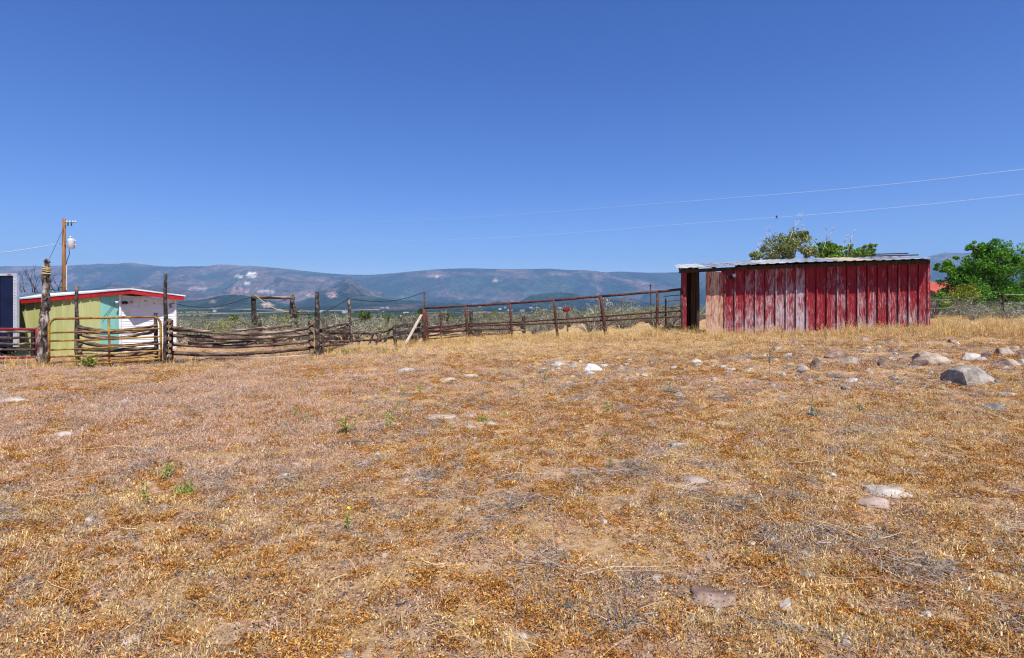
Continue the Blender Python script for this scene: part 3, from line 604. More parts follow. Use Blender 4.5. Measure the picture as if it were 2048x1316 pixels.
# ------------------------------------------------------------------ log and pipe fences
def logpts(p0, p1, sag=0., wob=.02, n=10, seed=0, mid=None):
    r = random.Random(seed); out = []
    for i in range(n+1):
        t = i/n; p = p0.lerp(p1, t)
        if mid is not None: p = p0*(1-t)**2 + (mid*2-(p0+p1)/2)*2*t*(1-t) + p1*t*t
        out.append(p + Vector((r.uniform(-wob,wob), r.uniform(-wob,wob), r.uniform(-wob,wob) - sag*4*t*(1-t))))
    return out
LS = [100]
def log(parent, p0, p1, r0, r1=None, mid=None, name='rail', mat='log', wob=.012, n=12, sides=9):
    LS[0] += 1; r = random.Random(LS[0]); r1 = r1 or r0*.8
    pts = logpts(p0, p1, 0, wob, n, LS[0], mid); rad = [(r0+(r1-r0)*i/n)*r.uniform(.88,1.12) for i in range(n+1)]
    return MB().tube(pts, rad, sides, .10, True, LS[0]).build(name, M[mat], parent, True)
def fpost(parent, px, pyt, pxb, pyb, d, r0, r1=None, name='post', mat='wood', wob=.012, n=9):
    b_ = P(pxb, pyb, d); b_.z = min(b_.z, gz1(b_.x,b_.y)) - .15
    return log(parent, b_, P(px,pyt,d), r0, r1 or r0*.75, None, name, mat, wob, n)
def froot(px, py, d): p = P(px,py,d); p.z = gz1(p.x,p.y); return p
px2m = lambda p, d: p*d/F
# fence behind the yellow gate
f1_ = thing('log_fence', froot(240,720,17.6), 'sagging log fence section directly behind the yellow tube gate', 'log fence', 'log fence sections of the corral')
fpost(f1_,153,572,156,718,17.5,.07,.045); fpost(f1_,311,625,313,722,17.3,.06,.05)
for (ya,ym,yb,r) in ((653,661,651,.055),(666,676,661,.065),(681,692,684,.06),(697,700,696,.065),(708,711,705,.055),(659,666,657,.05)):
    log(f1_, P(157,ya,17.45), P(313,yb,17.25), r, None, P(225,ym,17.4))
for y_ in (668,690,704): log(f1_, P(160,y_,17.3), P(160,y_-1,17.75), .06, .05, None, 'spacer')
# main front section
f2_ = thing('log_fence', froot(480,712,17.2), 'longest log fence section, four bowed rails between two tall posts', 'log fence', 'log fence sections of the corral')
fpost(f2_,331,548,332,722,17.0,.075,.045); fpost(f2_,634,583,634,707,17.6,.075,.06); fpost(f2_,342,640,342,718,17.35,.06,.06)
for (xa,ya,xm,ym,xb,yb,r) in ((341,656,505,668,630,652,.062),(342,671,400,673,438,675,.055),(425,675,520,676,626,667,.06),(341,687,476,693,627,682,.065),(341,706,495,707,628,694,.068),(376,685,450,686,516,680,.035),(345,661,420,664,500,670,.04)):
    log(f2_, P(xa,ya,17.15), P(xb,yb,17.65), r, None, P(xm,ym,17.4))
for px_, ys, d_ in ((339,(642,653,664,678,691,703,713),17.0),(624,(646,659,673,687,702),17.45)):
    for y_ in ys:
        o = log(f2_, P(px_+random.uniform(-1,1),y_,d_-.25), P(px_-3,y_-1,d_+.4), .068, .06, None, 'spacer', n=3); 
        c = P(px_,y_,d_-.258); MB().tube([c+Vector((0,.004,0)), c-Vector((0,.003,0))], .055, 10, .08, seed=int(y_)).build('end_grain', M['log_end'], o)
fpost(f2_,645,640,645,706,17.9,.055,.05)
# receding section
f3_ = thing('log_fence', froot(668,698,19.3), 'short tangled log fence section with broken rails crossing, beside the longest section', 'log fence', 'log fence sections of the corral')
fpost(f3_,697,595,705,691,21,.065,.05)
for (xa,ya,xb,yb,r) in ((640,657,698,646,.06),(642,664,699,666,.065),(667,666,698,650,.055),(640,674,678,678,.06),(640,683,700,683,.055),(640,691,700,687,.06),(662,688,676,676,.045),(640,668,700,657,.05)):
    da = 17.8+(xa-640)/60*3.2; db = 17.8+(xb-640)/60*3.2; log(f3_, P(xa,ya,da), P(xb,yb,db), r)
f4_ = thing('log_fence', froot(748,690,22), 'collapsed fence section with thin slats leaning on sagging rail', 'log fence', 'log fence sections of the corral')
log(f4_, P(703,664,21), P(789,656,21.6), .055, None, P(755,665,22)); log(f4_, P(703,681,21), P(788,673,21.6), .05, None, P(750,679,22))
for (xa,ya,xb,yb) in ((722,676,716,690),(748,665,737,692),(760,666,750,692),(778,662,770,684)):
    MB().beam(P(xa,ya,21.7), P(xb,yb,21.5), .09, .035).build('slat', M['wood'], f4_)
fpost(f4_,789,650,792,697,21.5,.075,.07)
for (xa,ya,xb,yb,hh) in ((792,653,846,649,.15),(792,668,846,659,.17),(794,677,846,673,.12)): MB().beam(P(xa,ya,21.6), P(xb,yb,23.4), .05, hh).build('plank', M['wood'], f4_)
fpost(f4_,801,630,802,656,30,.06,.07)
lb = thing('leaning_board', froot(804,699,20.6), 'pale bare board leaning against the rusty corner pipe post', 'board')
MB().beam(P(804,701,20.6), P(843,630,23.2), .10, .04).build('board', M['plank'], lb)
# pipe fence
def dP(px): return 1/(1/23.5 + (px-850)/(1363-850)*(1/20.36-1/23.5))
def PP(px, py): return P(px, py, dP(px))
pf = thing('pipe_fence', froot(1110,676,21.8), 'rusty brown steel pipe fence rising to the red shed', 'pipe fence')
def pipe(parent, a, b_, r, name, mat='rustpipe', n=8): return MB().tube([a, a.lerp(b_,.35)+Vector((0,0,-.006)), a.lerp(b_,.7)+Vector((0,0,.004)), b_], r, n).build(name, M[mat], parent, True)
pipe(pf, PP(849,585), PP(850,690), .035, 'post'); pipe(pf, PP(847.5,618), PP(849.5,692), .09, 'post'); pipe(pf, PP(854,625), PP(857,690), .04, 'post')
for xa,ya,xb,yb,r in ((881,615,882,684,.035),(932,612,936,684,.06),(1020,607,1024,682,.055),(1108,601,1116,682,.055),(1201,592,1213,680,.07),(1315,584,1314,672,.05),(1363,579,1365,670,.05)): pipe(pf, PP(xa,ya), PP(xb,yb), r, 'post')
tp = [(850,616),(932,612),(1020,606.5),(1108,600.5),(1201,592.5),(1315,583.5),(1364,578.5)]
for a, c in zip(tp[:-1], tp[1:]): pipe(pf, PP(*a), PP(*c), .045, 'top_rail')
for row in ([(857,657),(935,648),(1022,645),(1111,639.5),(1206,633),(1315,624.5),(1363,622)], [(857,664),(935,652),(1022,649.5),(1113,646.5),(1208,641),(1315,635.5),(1363,633)], [(857,672),(935,660),(1020,658)], [(857,678),(935,671),(1020,667)]):
    for a, c in zip(row[:-1], row[1:]): pipe(pf, PP(*a)+Vector((0,.06,0)), PP(*c)+Vector((0,.06,0)), .03, 'rail')
for y_, s_ in ((591,-1),(601,2),(614,2)):
    MB().tube([PP(1327,y_+2), PP(1338,y_+1), PP(1350,y_), PP(1363,y_-1)], .014, 5).build('loose_wire', M['rustpipe'], pf)
pipe(pf, P(1331.5,597,22.5), P(1331.5,668,22.5), .03, 'post')
MB().tube([PP(1000,681), PP(1110,676), PP(1200,672), PP(1314,661)], .008, 4).build('bottom_wire', M['linew'], pf)
# far rails of the corral behind the pipe fence
f5_ = thing('log_fence', froot(980,668,27), 'low weathered rail fence seen through the left end of the pipe fence', 'log fence', 'log fence sections of the corral')
fpost(f5_,942,620,942,676,26.5,.10,.09); fpost(f5_,1047,629,1048,672,27.5,.11,.08)
for (xa,ya,xb,yb,r) in ((850,653,942,650,.06),(850,661,942,661,.07),(860,671,942,668,.05),(942,651,1047,646,.05),(942,661,1047,660,.06),(942,669,1047,668,.05)): log(f5_, P(xa,ya,26.2), P(xb,yb,27.2), r)
# mailbox-like reddish box on a post
bx_ = thing('post_with_red_box', froot(1136,668,26), 'single post topped by a small weathered red box beyond the pipe fence', 'post')
fpost(bx_,1135,626,1136,676,26,.05,.05); c = P(1132,620,26)
MB().tube([c+Vector((-.12,-.1,-.02)), c+Vector((-.06,0,.03)), c+Vector((.08,.05,.01)), c+Vector((.14,.1,-.03))], [.06,.13,.12,.05], 8, .2, seed=3).build('red_box', M['redpipe'], bx_)
tk = thing('timber', froot(1340,660,21), 'thick dark weathered timber lying on the grass beside the shed', 'timber')
MB().beam(P(1312,658.5,20.8), P(1366,656,21.0), .3, .16).build('beam', M['wood'], tk)
for i,(xx,yt,yb,d_) in enumerate(((1235,642,664,30),(1303,618,640,32),(1392,600,0,0))):
    if d_: 
        o_ = thing('fence_stake', froot(xx,yb,d_), ['short dark stake standing in sagebrush behind the leaning pipe post','dark stake standing behind the far end of the pipe fence'][i], 'stake'); fpost(o_,xx,yt,xx,yb+4,d_,.06,.05)

hp_ = [hit(348,721), hit(420,721), hit(500,719.5), hit(570,717), hit(622,713)]
tag(MB().tube([q_+Vector((0,0,.05)) for q_ in hp_], .016, 6).build('hose', M['linew'], None, True, origin=tuple(hp_[0])), 'thin pale hose lying along the foot of the longest log section', 'hose')
# big gnarled post, gates
gp = thing('gnarled_gate_post', froot(85,727,16.6), 'tall gnarled bark-covered post with rope wound near its top', 'post')
pts = [P(83,735,16.6),P(84,715,16.6),P(86,695,16.6),P(86.5,675,16.6),P(88,655,16.6),P(88.5,635,16.6),P(90.5,612,16.6),P(91,590,16.6),P(92,565,16.6),P(92.5,545,16.6),P(93.8,530,16.6),P(94,519,16.6)]
pp = []; rr = []
for a, c in zip(pts[:-1], pts[1:]):
    for k in range(4): pp.append(a.lerp(c,k/4)+Vector((random.uniform(-.015,.015),random.uniform(-.02,.02),0)))
pp.append(pts[-1])
for i in range(len(pp)): t_ = i/(len(pp)-1); rr.append((.125 if t_<.75 else .125-(t_-.75)*.2)*(1-.25*t_)*random.uniform(.8,1.2))
MB().tube(pp, rr, 14, .13, True, 5).build('trunk', M['bark'], gp, True)
for (a,c,r) in (((87,628),(81,622),.045),((86,652),(81,657),.05),((90,600),(96,596),.04),((88,672),(95,668),.05),((91,556),(87,551),.035)):
    p0, p1 = P(*a,16.55), P(*c,16.5); MB().tube([p0,p0.lerp(p1,.6),p1],[r*1.4,r,r*.5],7,.2,seed=int(a[1])).build('knot', M['bark'], gp, True)
c0 = P(93,541,16.6)
for k in range(7):
    tl_ = random.uniform(-.5,.5); ring = [c0+Vector((.105*math.cos(a),.105*math.sin(a),(k-3)*.033+tl_*.09*math.cos(a+k))) for a in np.linspace(0,6.283,13)]
    MB().tube(ring, .013, 5).build('rope_turn', M['rope'], gp)
yg = thing('tube_gate', froot(210,727,16.8), 'rusty yellow tube gate with rounded corners standing closed', 'gate')
def dG(px): return 16.5+(px-98)/223*.55
def G(px,py): return P(px,py,dG(px))
fr = [G(98,732),G(98,700),G(98,660)]+[G(98+14*(1-math.cos(a)),655-17*math.sin(a)) for a in np.linspace(.15,1.45,6)]+[G(112,637.6),G(215,635.5),G(306,633.8)]+[G(321.5-14*(1-math.cos(a)),652-18*math.sin(a)) for a in np.linspace(1.45,.15,6)]+[G(321.5,660),G(322,700),G(322,724)]
MB().tube(fr, .034, 10).build('frame', M['gate_y'], yg, True)
for ya,yb in ((665.5,657),(682,673),(700,687.5),(714,701),(725,711),(731.5,717.5)):
    MB().tube([G(98,ya),G(150,ya*.77+yb*.23+.8),G(218,(ya+yb)/2+1),G(280,ya*.2+yb*.8+.4),G(322,yb)], .026, 8).build('rail', M['gate_y'], yg, True)
MB().tube([G(217,636),G(218.5,680),G(219,729)], .028, 8).build('stile', M['gate_y'], yg, True)
for y_ in (668,718): MB().beam(G(91,y_), G(98,y_), .05, .05).build('hinge', M['rustpipe'], yg)
rg_ = thing('red_pipe_gate', froot(35,722,16.9), 'dark red pipe panel with log infill at the left edge beside the gnarled post', 'gate')
R_ = lambda px,py: P(px,py,17.1-(px/77)*.4)
MB().tube([R_(-110,657),R_(0,658),R_(76,658.5)], .038, 9).build('top_rail', M['redpipe'], rg_, True); MB().tube([R_(-110,719),R_(0,716.5),R_(84,714)], .034, 9).build('bottom_rail', M['redpipe'], rg_, True)
MB().tube([R_(76,655),R_(75,718)], .06, 10).build('post', M['redpipe'], rg_, True); MB().beam(R_(66,660),R_(66,712),.09,.05,(0,1,0)).build('stile', M['black'], rg_)
for y_ in (664,675,688,700): log(rg_, R_(-110,y_), R_(70,y_+random.uniform(-1,1)), .042, .035)
MB().beam(R_(18,668),R_(18,706),.05,.03,(0,1,0)).build('brace', M['wood'], rg_)

# hitch frame beyond the fence
hf_ = thing('hitch_frame', froot(548,660,24), 'goalpost-like timber frame with cross pole beyond the log fence', 'timber frame')
fpost(hf_,507,591,510,665,24,.11,.10); fpost(hf_,583,588,581,662,24.3,.08,.07); fpost(hf_,585,594,598,656,24.6,.07,.06,'brace'); fpost(hf_,592,614,595,660,25.2,.06,.05); fpost(hf_,513,624,515,668,24.8,.06,.05); fpost(hf_,520,640,521,672,22,.07,.06)
log(hf_, P(504,593.5,23.9), P(589,596,24.1), .075,.065, None, 'cross_pole')
# logs scattered inside corral
bp_ = thing('log_pile', froot(560,672,21), 'tangle of grey broken rails heaped behind the longest log section', 'log pile')
for (xa,ya,xb,yb,r,d_) in ((470,661,525,655,.05,21),(515,658,585,650,.06,21.5),(530,682,600,672,.06,20.5),(545,676,555,690,.05,20.3),(570,660,620,668,.06,20.8),(395,680,425,682,.1,20),(480,668,560,664,.05,20.8),(560,690,575,674,.045,20.2)): log(bp_, P(xa,ya,d_), P(xb,yb,d_+.5), r)

# cables strung between posts
def cable(label, pts, r=.014, mat='cable', sub=8):
    pts = [Vector(p) for p in pts]; out = []
    n = len(pts)
    for i in range(n-1):
        p0,p1,p2,p3 = pts[max(i-1,0)],pts[i],pts[i+1],pts[min(i+2,n-1)]
        for k in range(sub):
            t = k/sub; out.append(.5*((2*p1)+(p2-p0)*t+(2*p0-5*p1+4*p2-p3)*t*t+(3*p1-p0-3*p2+p3)*t**3))
    out.append(pts[-1]); r = [r[0]+(r[1]-r[0])*k/(len(out)-1) for k in range(len(out))] if isinstance(r, tuple) else r; o = MB().tube(out, r, 5).build('cable', M[mat], None, True, origin=tuple(pts[0])); tag(o, label, 'cable', 'cables strung between posts'); return o
cable('black cable sagging from the white wall to the hitch frame', [P(345,606,22.4),P(380,613,22.8),P(420,614,23.2),P(460,607,23.6),P(508,592,23.9)])
cable('pale rope hanging diagonally inside the hitch frame', [P(510,590,23.85),P(530,606,23.9),P(552,618,24),P(576,624,24.1)], .016, 'rope')
cable('thin cable drooping under the cross pole of the hitch frame', [P(512,592,24.2),P(535,602,24.3),P(560,603,24.3),P(583,594,24.3)], .01)
cable('black cable rising from the tall fence post to the leaning thin post', [P(588,630,18.6),P(634,627,17.55),P(660,619,19),P(697,597,21)])
cable('black cable sagging from thin leaning post to steel corner post', [P(697,597,21),P(730,601.5,21.8),P(770,602.5,22.4),P(810,597,23),P(849,584,23.5)])
cable('thin pale wire running along the corral behind the white wall', [P(340,629,26),P(440,627,26),P(507,625.5,26),P(634,622,26),P(760,619,26)], .008, 'linew')

# ------------------------------------------------------------------ utility pole and power lines
up_ = P(128,650,55); up_.z = gz1(up_.x, up_.y)
ut = thing('utility_pole', up_, 'brown wooden utility pole with grey transformer behind the outbuilding', 'utility pole')
a, b_ = Vector((up_.x,up_.y,up_.z-.3)), P(128,437,55); MB().tube([a, a.lerp(b_,.5), b_], [.20,.175,.15], 14).build('pole', M['pole'], ut, True)
arm = MB().beam(P(129,445,54.8), P(150,444,54.8), .09, .1).build('crossarm', M['wire'], ut)
for x_ in (134,140,146,151): MB().tube([P(x_,446,54.8),P(x_,443.5,54.8),P(x_,441.5,54.8)], [.05,.1,.05], 8).build('insulator', M['gray'], arm, True)
for x_ in (136,143): MB().tube([P(x_,446,54.7),P(x_,452,54.7)], [.06,.04], 8).build('fuse_cutout', M['black'], arm, True)
tz = MB().tube([P(142.5,497,54.5),P(142.5,496,54.5),P(142.5,480,54.5),P(142.5,478,54.5),P(142.5,477,54.5)], [.25,.30,.30,.28,.1], 16).build('transformer', M['gray'], ut, True)
MB().tube([P(141,477,54.5),P(141,472,54.5)], [.09,.05], 8).build('bushing', M['gray'], tz, True)
for y_ in (482,490): MB().tube([P(149,y_,54.4),P(152,y_-1,54.4)], [.07,.05], 8).build('bushing', M['gray'], tz, True)
MB().beam(P(129,484,54.8),P(137,484,54.6),.1,.08).build('bracket', M['wire'], ut); MB().beam(P(117,487,54.8),P(128,490,54.9),.05,.05).build('bracket', M['wire'], ut)
MB().tube([P(138,498,54.6),P(139,508,54.6),P(134,521,54.7),P(132,530,54.7)], .03, 5).build('drop_lead', M['cable'], ut); MB().tube([P(133,525,54.75),P(133,580,54.75)], .05, 6).build('conduit', M['gray'], ut)
def wire(label, pts, r, mat='linew'): return tag(cable(label, pts, r, mat, 12), None, 'power line', 'power lines')
wire('upper power line climbing across the sky to the right', [P(150,443,54.8),P(500,449,50),P(900,437,46),P(1300,408,42),P(1700,376,39),P(2048,338,36),P(2500,280,33)], (.0012,.0085))
wire('lower power line climbing across the sky to the right', [P(152,475,54.6),P(500,484,50),P(800,482,47),P(1050,472,44.5),P(1340,450,42),P(1700,423,39),P(2048,388,36),P(2500,336,33)], (.0012,.0085))
wire('twisted service line leaving the utility pole at the left', [P(118,487,54.8),P(80,494,52),P(40,500,50),P(0,505,48),P(-200,520,40)], .03)
wire('guy wire slanting down from the utility pole to the left', [P(127,457,54.8),P(100,515,53),P(75,570,51),P(60,604,50)], .02, 'cable')
bird = MB().tube([P(1554,437,40.3),P(1553.5,435,40.3),P(1553,432.5,40.3),P(1552.8,431,40.3)], [.02,.07,.06,.02], 8).build('bird', M['black'], None, True, origin=tuple(P(1554,437,40.3))); tag(bird, 'small dark bird perched on the lower power line', 'bird')
fpole = thing('utility_pole', P(1301,640,120), 'distant thin utility pole seen above the pipe fence', 'utility pole')
MB().tube([P(1302,660,120),P(1301,568,120)], [.16,.12], 8).build('pole', M['darkwood'], fpole, True); MB().beam(P(1297,571,119.8),P(1305,571,119.8),.12,.12).build('crossarm', M['darkwood'], fpole)

# ------------------------------------------------------------------ foliage
def foliage(seed, clumps, per, leaf, asp=.5, droop=.2):
    """clumps: list of (centre, radius); returns leaf quads scattered through each clump"""
    r = np.random.default_rng(seed); cs = np.array([c[0] for c in clumps]); rs = np.array([c[1] for c in clumps])
    cs = np.repeat(cs, per, 0); rr = np.repeat(rs, per); n = len(cs)
    dv = r.normal(0,1,(n,3)); dv /= np.linalg.norm(dv,axis=1)[:,None]; rad = rr*r.uniform(.15,1,n)**.5; p = cs + dv*rad[:,None]*np.array([1,1,.8])
    t = r.normal(0,1,(n,3)) + dv*.8; t[:,2] -= droop; t /= np.linalg.norm(t,axis=1)[:,None]; s = np.cross(t, r.normal(0,1,(n,3))); s /= np.linalg.norm(s,axis=1)[:,None]+1e-6
    l = leaf*r.uniform(.6,1.4,n)[:,None]; q = np.stack([p-t*l*.5, p+s*l*asp*.5, p+t*l*.5, p-s*l*asp*.5], 1).reshape(-1,3)
    sh = np.repeat(np.clip(r.normal(.5,.25,n) + np.repeat(r.normal(0,.14,len(clumps)),per),0,1), 4)
    return q, np.arange(4*n).reshape(-1,4), sh
def branches(mb, p, d, l, r, depth, rnd, tips, spread=.6, n=3):
    q = p + d*l*.5 + Vector((rnd.uniform(-1,1),rnd.uniform(-1,1),rnd.uniform(-.3,.6)))*l*.07; e = p + d*l
    mb.tube([p,q,e], [r,r*.8,r*.6], 6, .1, seed=rnd.randint(0,9999)); tips.append((q, l)); 
    if depth == 0: tips.append((e, l)); return
    for k in range(n):
        nd_ = (d + Vector((rnd.uniform(-1,1),rnd.uniform(-1,1),rnd.uniform(-.35,.75)))*spread).normalized(); branches(mb, e, nd_, l*rnd.uniform(.6,.85), r*.6, depth-1, rnd, tips, spread, n)
M['leaf_big'] = leafmat('bright_locust_leaf', [(0,(.028,.08,.008)),(.5,(.085,.24,.02)),(1,(.2,.42,.05))], 0, .3)
M['leaf_olive'] = leafmat('grey_olive_leaf', [(0,(.08,.11,.03)),(.5,(.21,.26,.085)),(1,(.42,.45,.24))], 0, .25)
M['leaf_green'] = leafmat('mid_green_leaf', [(0,(.05,.11,.012)),(.5,(.15,.28,.04)),(1,(.32,.45,.09))], 0, .3)
M['leaf_yellow'] = leafmat('yellow_green_leaf', [(0,(.08,.10,.012)),(.5,(.24,.27,.03)),(1,(.42,.42,.07))], 0, .3)
M['leaf_jun'] = leafmat('juniper_leaf', [(0,(.03,.05,.012)),(.5,(.085,.135,.03)),(1,(.18,.24,.06))], .2, .15)
M['leaf_sage'] = leafmat('sagebrush_leaf', [(0,(.07,.078,.046)),(.4,(.20,.21,.135)),(.8,(.36,.365,.25)),(1,(.46,.44,.30))], .22, .15)
M['leaf_weed'] = leafmat('weed_leaf', [(0,(.14,.20,.03)),(.6,(.32,.38,.08)),(1,(.5,.48,.16))], .15, .25)
M['leaf_thistle'] = leafmat('thistle_leaf', [(0,(.10,.14,.09)),(.6,(.25,.31,.22)),(1,(.42,.46,.38))], .15, .15)
M['barkgrey'] = pmat('grey_bark', [(.3,(.10,.08,.06)),(.7,(.32,.27,.22))], 8, 5, bump=.4)
M['barkpale'] = pmat('pale_dead_branch', [(.3,(.32,.28,.24)),(.7,(.58,.53,.47))], 8, 5)
def tree(name, px, pyb, d, lobes, per, leaf, lm, label, cat, bark='barkgrey', dead=0, seed=1, trunk_r=.12, deadbark='barkpale'):
    b_ = P(px,pyb,d); b_.z = gz1(b_.x,b_.y); t_ = thing(name, b_, label, cat); rnd = random.Random(seed); mb = MB()
    cl = []
    for (lx,ly,w_,n) in lobes:
        c = P(lx,ly,d) + Vector((0,rnd.uniform(-.6,.6),0)); rw = px2m(w_,d)
        st = b_.lerp(c,.25); st.x = b_.x + (c.x-b_.x)*.12; md = st.lerp(c,.5)+Vector((0,0,.1))
        mb.tube([b_-Vector((0,0,.2)), st, md, c], [trunk_r,trunk_r*.75,trunk_r*.45,trunk_r*.12], 7, .1, seed=seed+int(lx))
        for k in range(n):
            v = Vector((rnd.gauss(0,1),rnd.gauss(0,1),rnd.gauss(0,.75))); v = v.normalized()*rw*rnd.uniform(.25,1.0); cl.append((tuple(c+v), rw*rnd.uniform(.2,.42)))
            if k % 3 == 0: mb.tube([c, c+v*.5+Vector((0,0,.03)), c+v], [trunk_r*.22,trunk_r*.14,.006], 4)
    mb.build('trunk', M[bark], t_, True)
    q, f_, sh = foliage(seed, cl, per, leaf); q = q - np.array(b_); me = arr_mesh('crown', q, f_, [lm], shade=sh); o = bpy.data.objects.new('crown', me); C.objects.link(o); o.parent = t_
    if dead:
        for k in range(dead):
            mb = MB(); lx,ly,w_,n = lobes[k % len(lobes)]; c = P(lx,ly,d)+Vector((rnd.uniform(-.5,.5),-.3,0)); tips = []
            branches(mb, c, Vector((rnd.uniform(-.7,.5),rnd.uniform(-.2,.2),1)).normalized(), px2m(w_,d)*rnd.uniform(.6,1.0), .022, 2, rnd, tips, .45, 2)
            mb.build('dead_branch', M[deadbark], t_, True)
    return t_
tree('elm_tree', 1565, 590, 30, [(1578,492,34,30),(1540,506,32,22),(1602,478,22,18),(1505,516,20,11),(1612,504,20,16),(1570,508,36,22),(1588,470,14,9)], 70, .115, M['leaf_olive'], 'grey-green tree with dead pink twigs behind the shed roof', 'tree', dead=4, seed=3)
tree('young_tree', 1655, 590, 31, [(1660,505,24,20),(1645,498,14,9),(1680,508,22,14),(1655,506,28,16),(1665,494,20,10)], 60, .125, M['leaf_green'], 'green tree with bare pale branches behind the middle of the shed roof', 'tree', dead=4, seed=5)
tree('willow_tree', 1722, 590, 32, [(1700,508,18,12),(1725,504,20,12),(1745,498,13,9),(1712,510,25,14),(1735,506,22,12)], 56, .125, M['leaf_green'], 'small bright green tree behind the shed, rightmost of the three there', 'tree', seed=8)
tree('locust_tree', 1960, 625, 35, [(1950,540,40,46),(1995,530,45,48),(1920,560,34,32),(2010,575,48,44),(1960,585,50,40),(1965,505,30,24),(2040,595,40,34),(1990,500,22,16),(2060,560,40,30),(1905,530,22,16),(2085,600,40,24),(1900,590,22,12),(1935,498,18,14),(2020,520,24,18),(1930,580,40,30),(1980,560,40,30)], 80, .135, M['leaf_big'], 'large bright green tree at the right edge beyond the shed', 'tree', seed=11, trunk_r=.2)
tree('yellow_shrub', 1918, 625, 30, [(1918,592,26,26),(1898,600,20,14),(1940,598,18,14),(1925,580,18,12)], 60, .09, M['leaf_yellow'], 'rounded yellow-green shrub below the large tree', 'shrub', seed=13, trunk_r=.05)
tree('dark_shrub', 1866, 630, 27, [(1866,590,12,10),(1870,610,14,10),(1862,575,8,6)], 30, .10, M['leaf_green'], 'dark green upright shrub at the right corner of the shed', 'shrub', seed=14, trunk_r=.05)
tree('dead_thicket', 85, 640, 33, [(70,585,30,10),(115,582,26,10),(45,592,18,8)], 5, .12, M['leaf_olive'], 'bare twiggy thicket with few leaves behind the outbuilding roof', 'thicket', bark='darkwood', dead=16, seed=17, trunk_r=.05, deadbark='darkwood')
for i,(px,py,w_,d_,lm,lab) in enumerate([(727,632,17,48,'leaf_jun','dark juniper tree in the sagebrush right of the leaning thin post'),(843,622,9,60,'leaf_jun','slim green juniper behind the steel corner post'),(772,636,10,52,'leaf_jun','small juniper among sagebrush left of the corner post'),
    (893,636,17,44,'leaf_jun','olive juniper behind the first pipe fence bay'),(972,636,12,52,'leaf_jun','small dark juniper behind the second pipe fence bay'),(998,631,15,50,'leaf_yellow','bright yellow-green shrub in the second pipe fence bay'),(1108,628,16,58,'leaf_green','light green shrub behind the fourth pipe post'),
    (1160,632,11,55,'leaf_jun','small green shrub right of the red box post'),(1345,632,22,60,'leaf_jun','wide green juniper beside the shed end'),(1312,620,12,75,'leaf_green','leafy tree at the foot of the distant utility pole'),(1250,636,14,58,'leaf_jun','low green juniper behind the leaning pipe post'),(470,636,10,42,'leaf_jun','small dark juniper left of the hitch frame'),(555,640,11,38,'leaf_yellow','yellow-green bush seen inside the hitch frame')]):
    r_ = random.Random(i); tree('juniper', px, 655, d_, [(px+r_.uniform(-w_,w_)*.5, py+r_.uniform(-.5,.4)*w_*.7, w_*.6, 8) for _ in range(4)], 26, .16*d_/45, M[lm], lab, 'shrub', seed=30+i, trunk_r=.07)
# sagebrush
M['leaf_sage2'] = leafmat('dark_sagebrush_leaf', [(0,(.06,.07,.045)),(.5,(.16,.165,.12)),(1,(.33,.32,.24))], .25, .15)
M['leaf_rabbit'] = leafmat('rabbitbrush_leaf', [(0,(.09,.11,.025)),(.5,(.26,.29,.08)),(1,(.46,.45,.16))], .2, .15)
def sage_mesh(seed, lmn):
    rnd = random.Random(seed); cl = []; mb = MB()
    for k in range(30):
        a = rnd.uniform(0,6.283); rr = .5*math.sqrt(rnd.random()); h = (.30+.42*rnd.random())*(1-.5*(rr/.5)**2)+.06
        p = Vector((rr*math.cos(a),rr*math.sin(a),h)); cl.append((tuple(p), rnd.uniform(.07,.15))); 
        mb.tube([(0,0,-.08),(p.x*.4,p.y*.4,p.z*.45),p],[.018,.012,.004],4,.1,seed=k)
    q, f_, sh = foliage(seed, cl, 34, .055, .32, -.5)
    nv = len(q); v = np.concatenate([q, np.array(mb.v)]); tri = np.array([list(f)[:4] for f in mb.f if len(f)==4]) + nv; f2 = np.concatenate([f_, tri])
    return arr_mesh('sagebrush', v, f2, [M[lmn], M['barkgrey']], mi=np.r_[np.zeros(len(f_)),np.ones(len(tri))], shade=np.r_[sh, np.zeros(len(mb.v))])
sm = [sage_mesh(s_, 'leaf_sage' if s_ < 204 else 'leaf_sage2' if s_ < 207 else 'leaf_rabbit') for s_ in range(200,208)]
def inshape(x, y):
    px = 1024+x/y*F
    if px < 345 and y < 40: return False
    if 350 < px < 640: return y > 20.5
    if px < 860: return y > 23.0
    if px < 1360: return y > dP(px)+1.0+ (2.5 if px > 1200 else 0)
    if px < 1858: return y > 26
    return y > 21.5
pts_ = []; tries = 0; rs_ = random.Random(44)
while len(pts_) < 270 and tries < 30000:
    tries += 1; y = rs_.uniform(20, 66); px = rs_.uniform(-60, 2150)
    if 1400 < px < 1850: continue
    x = X(px, y)
    if px > 1850 and y > 34: continue
    if not inshape(x, y): continue
    if any((x-a)**2+(y-c)**2 < (.9+.014*y)**2 for a, c in pts_): continue
    pts_.append((x, y))
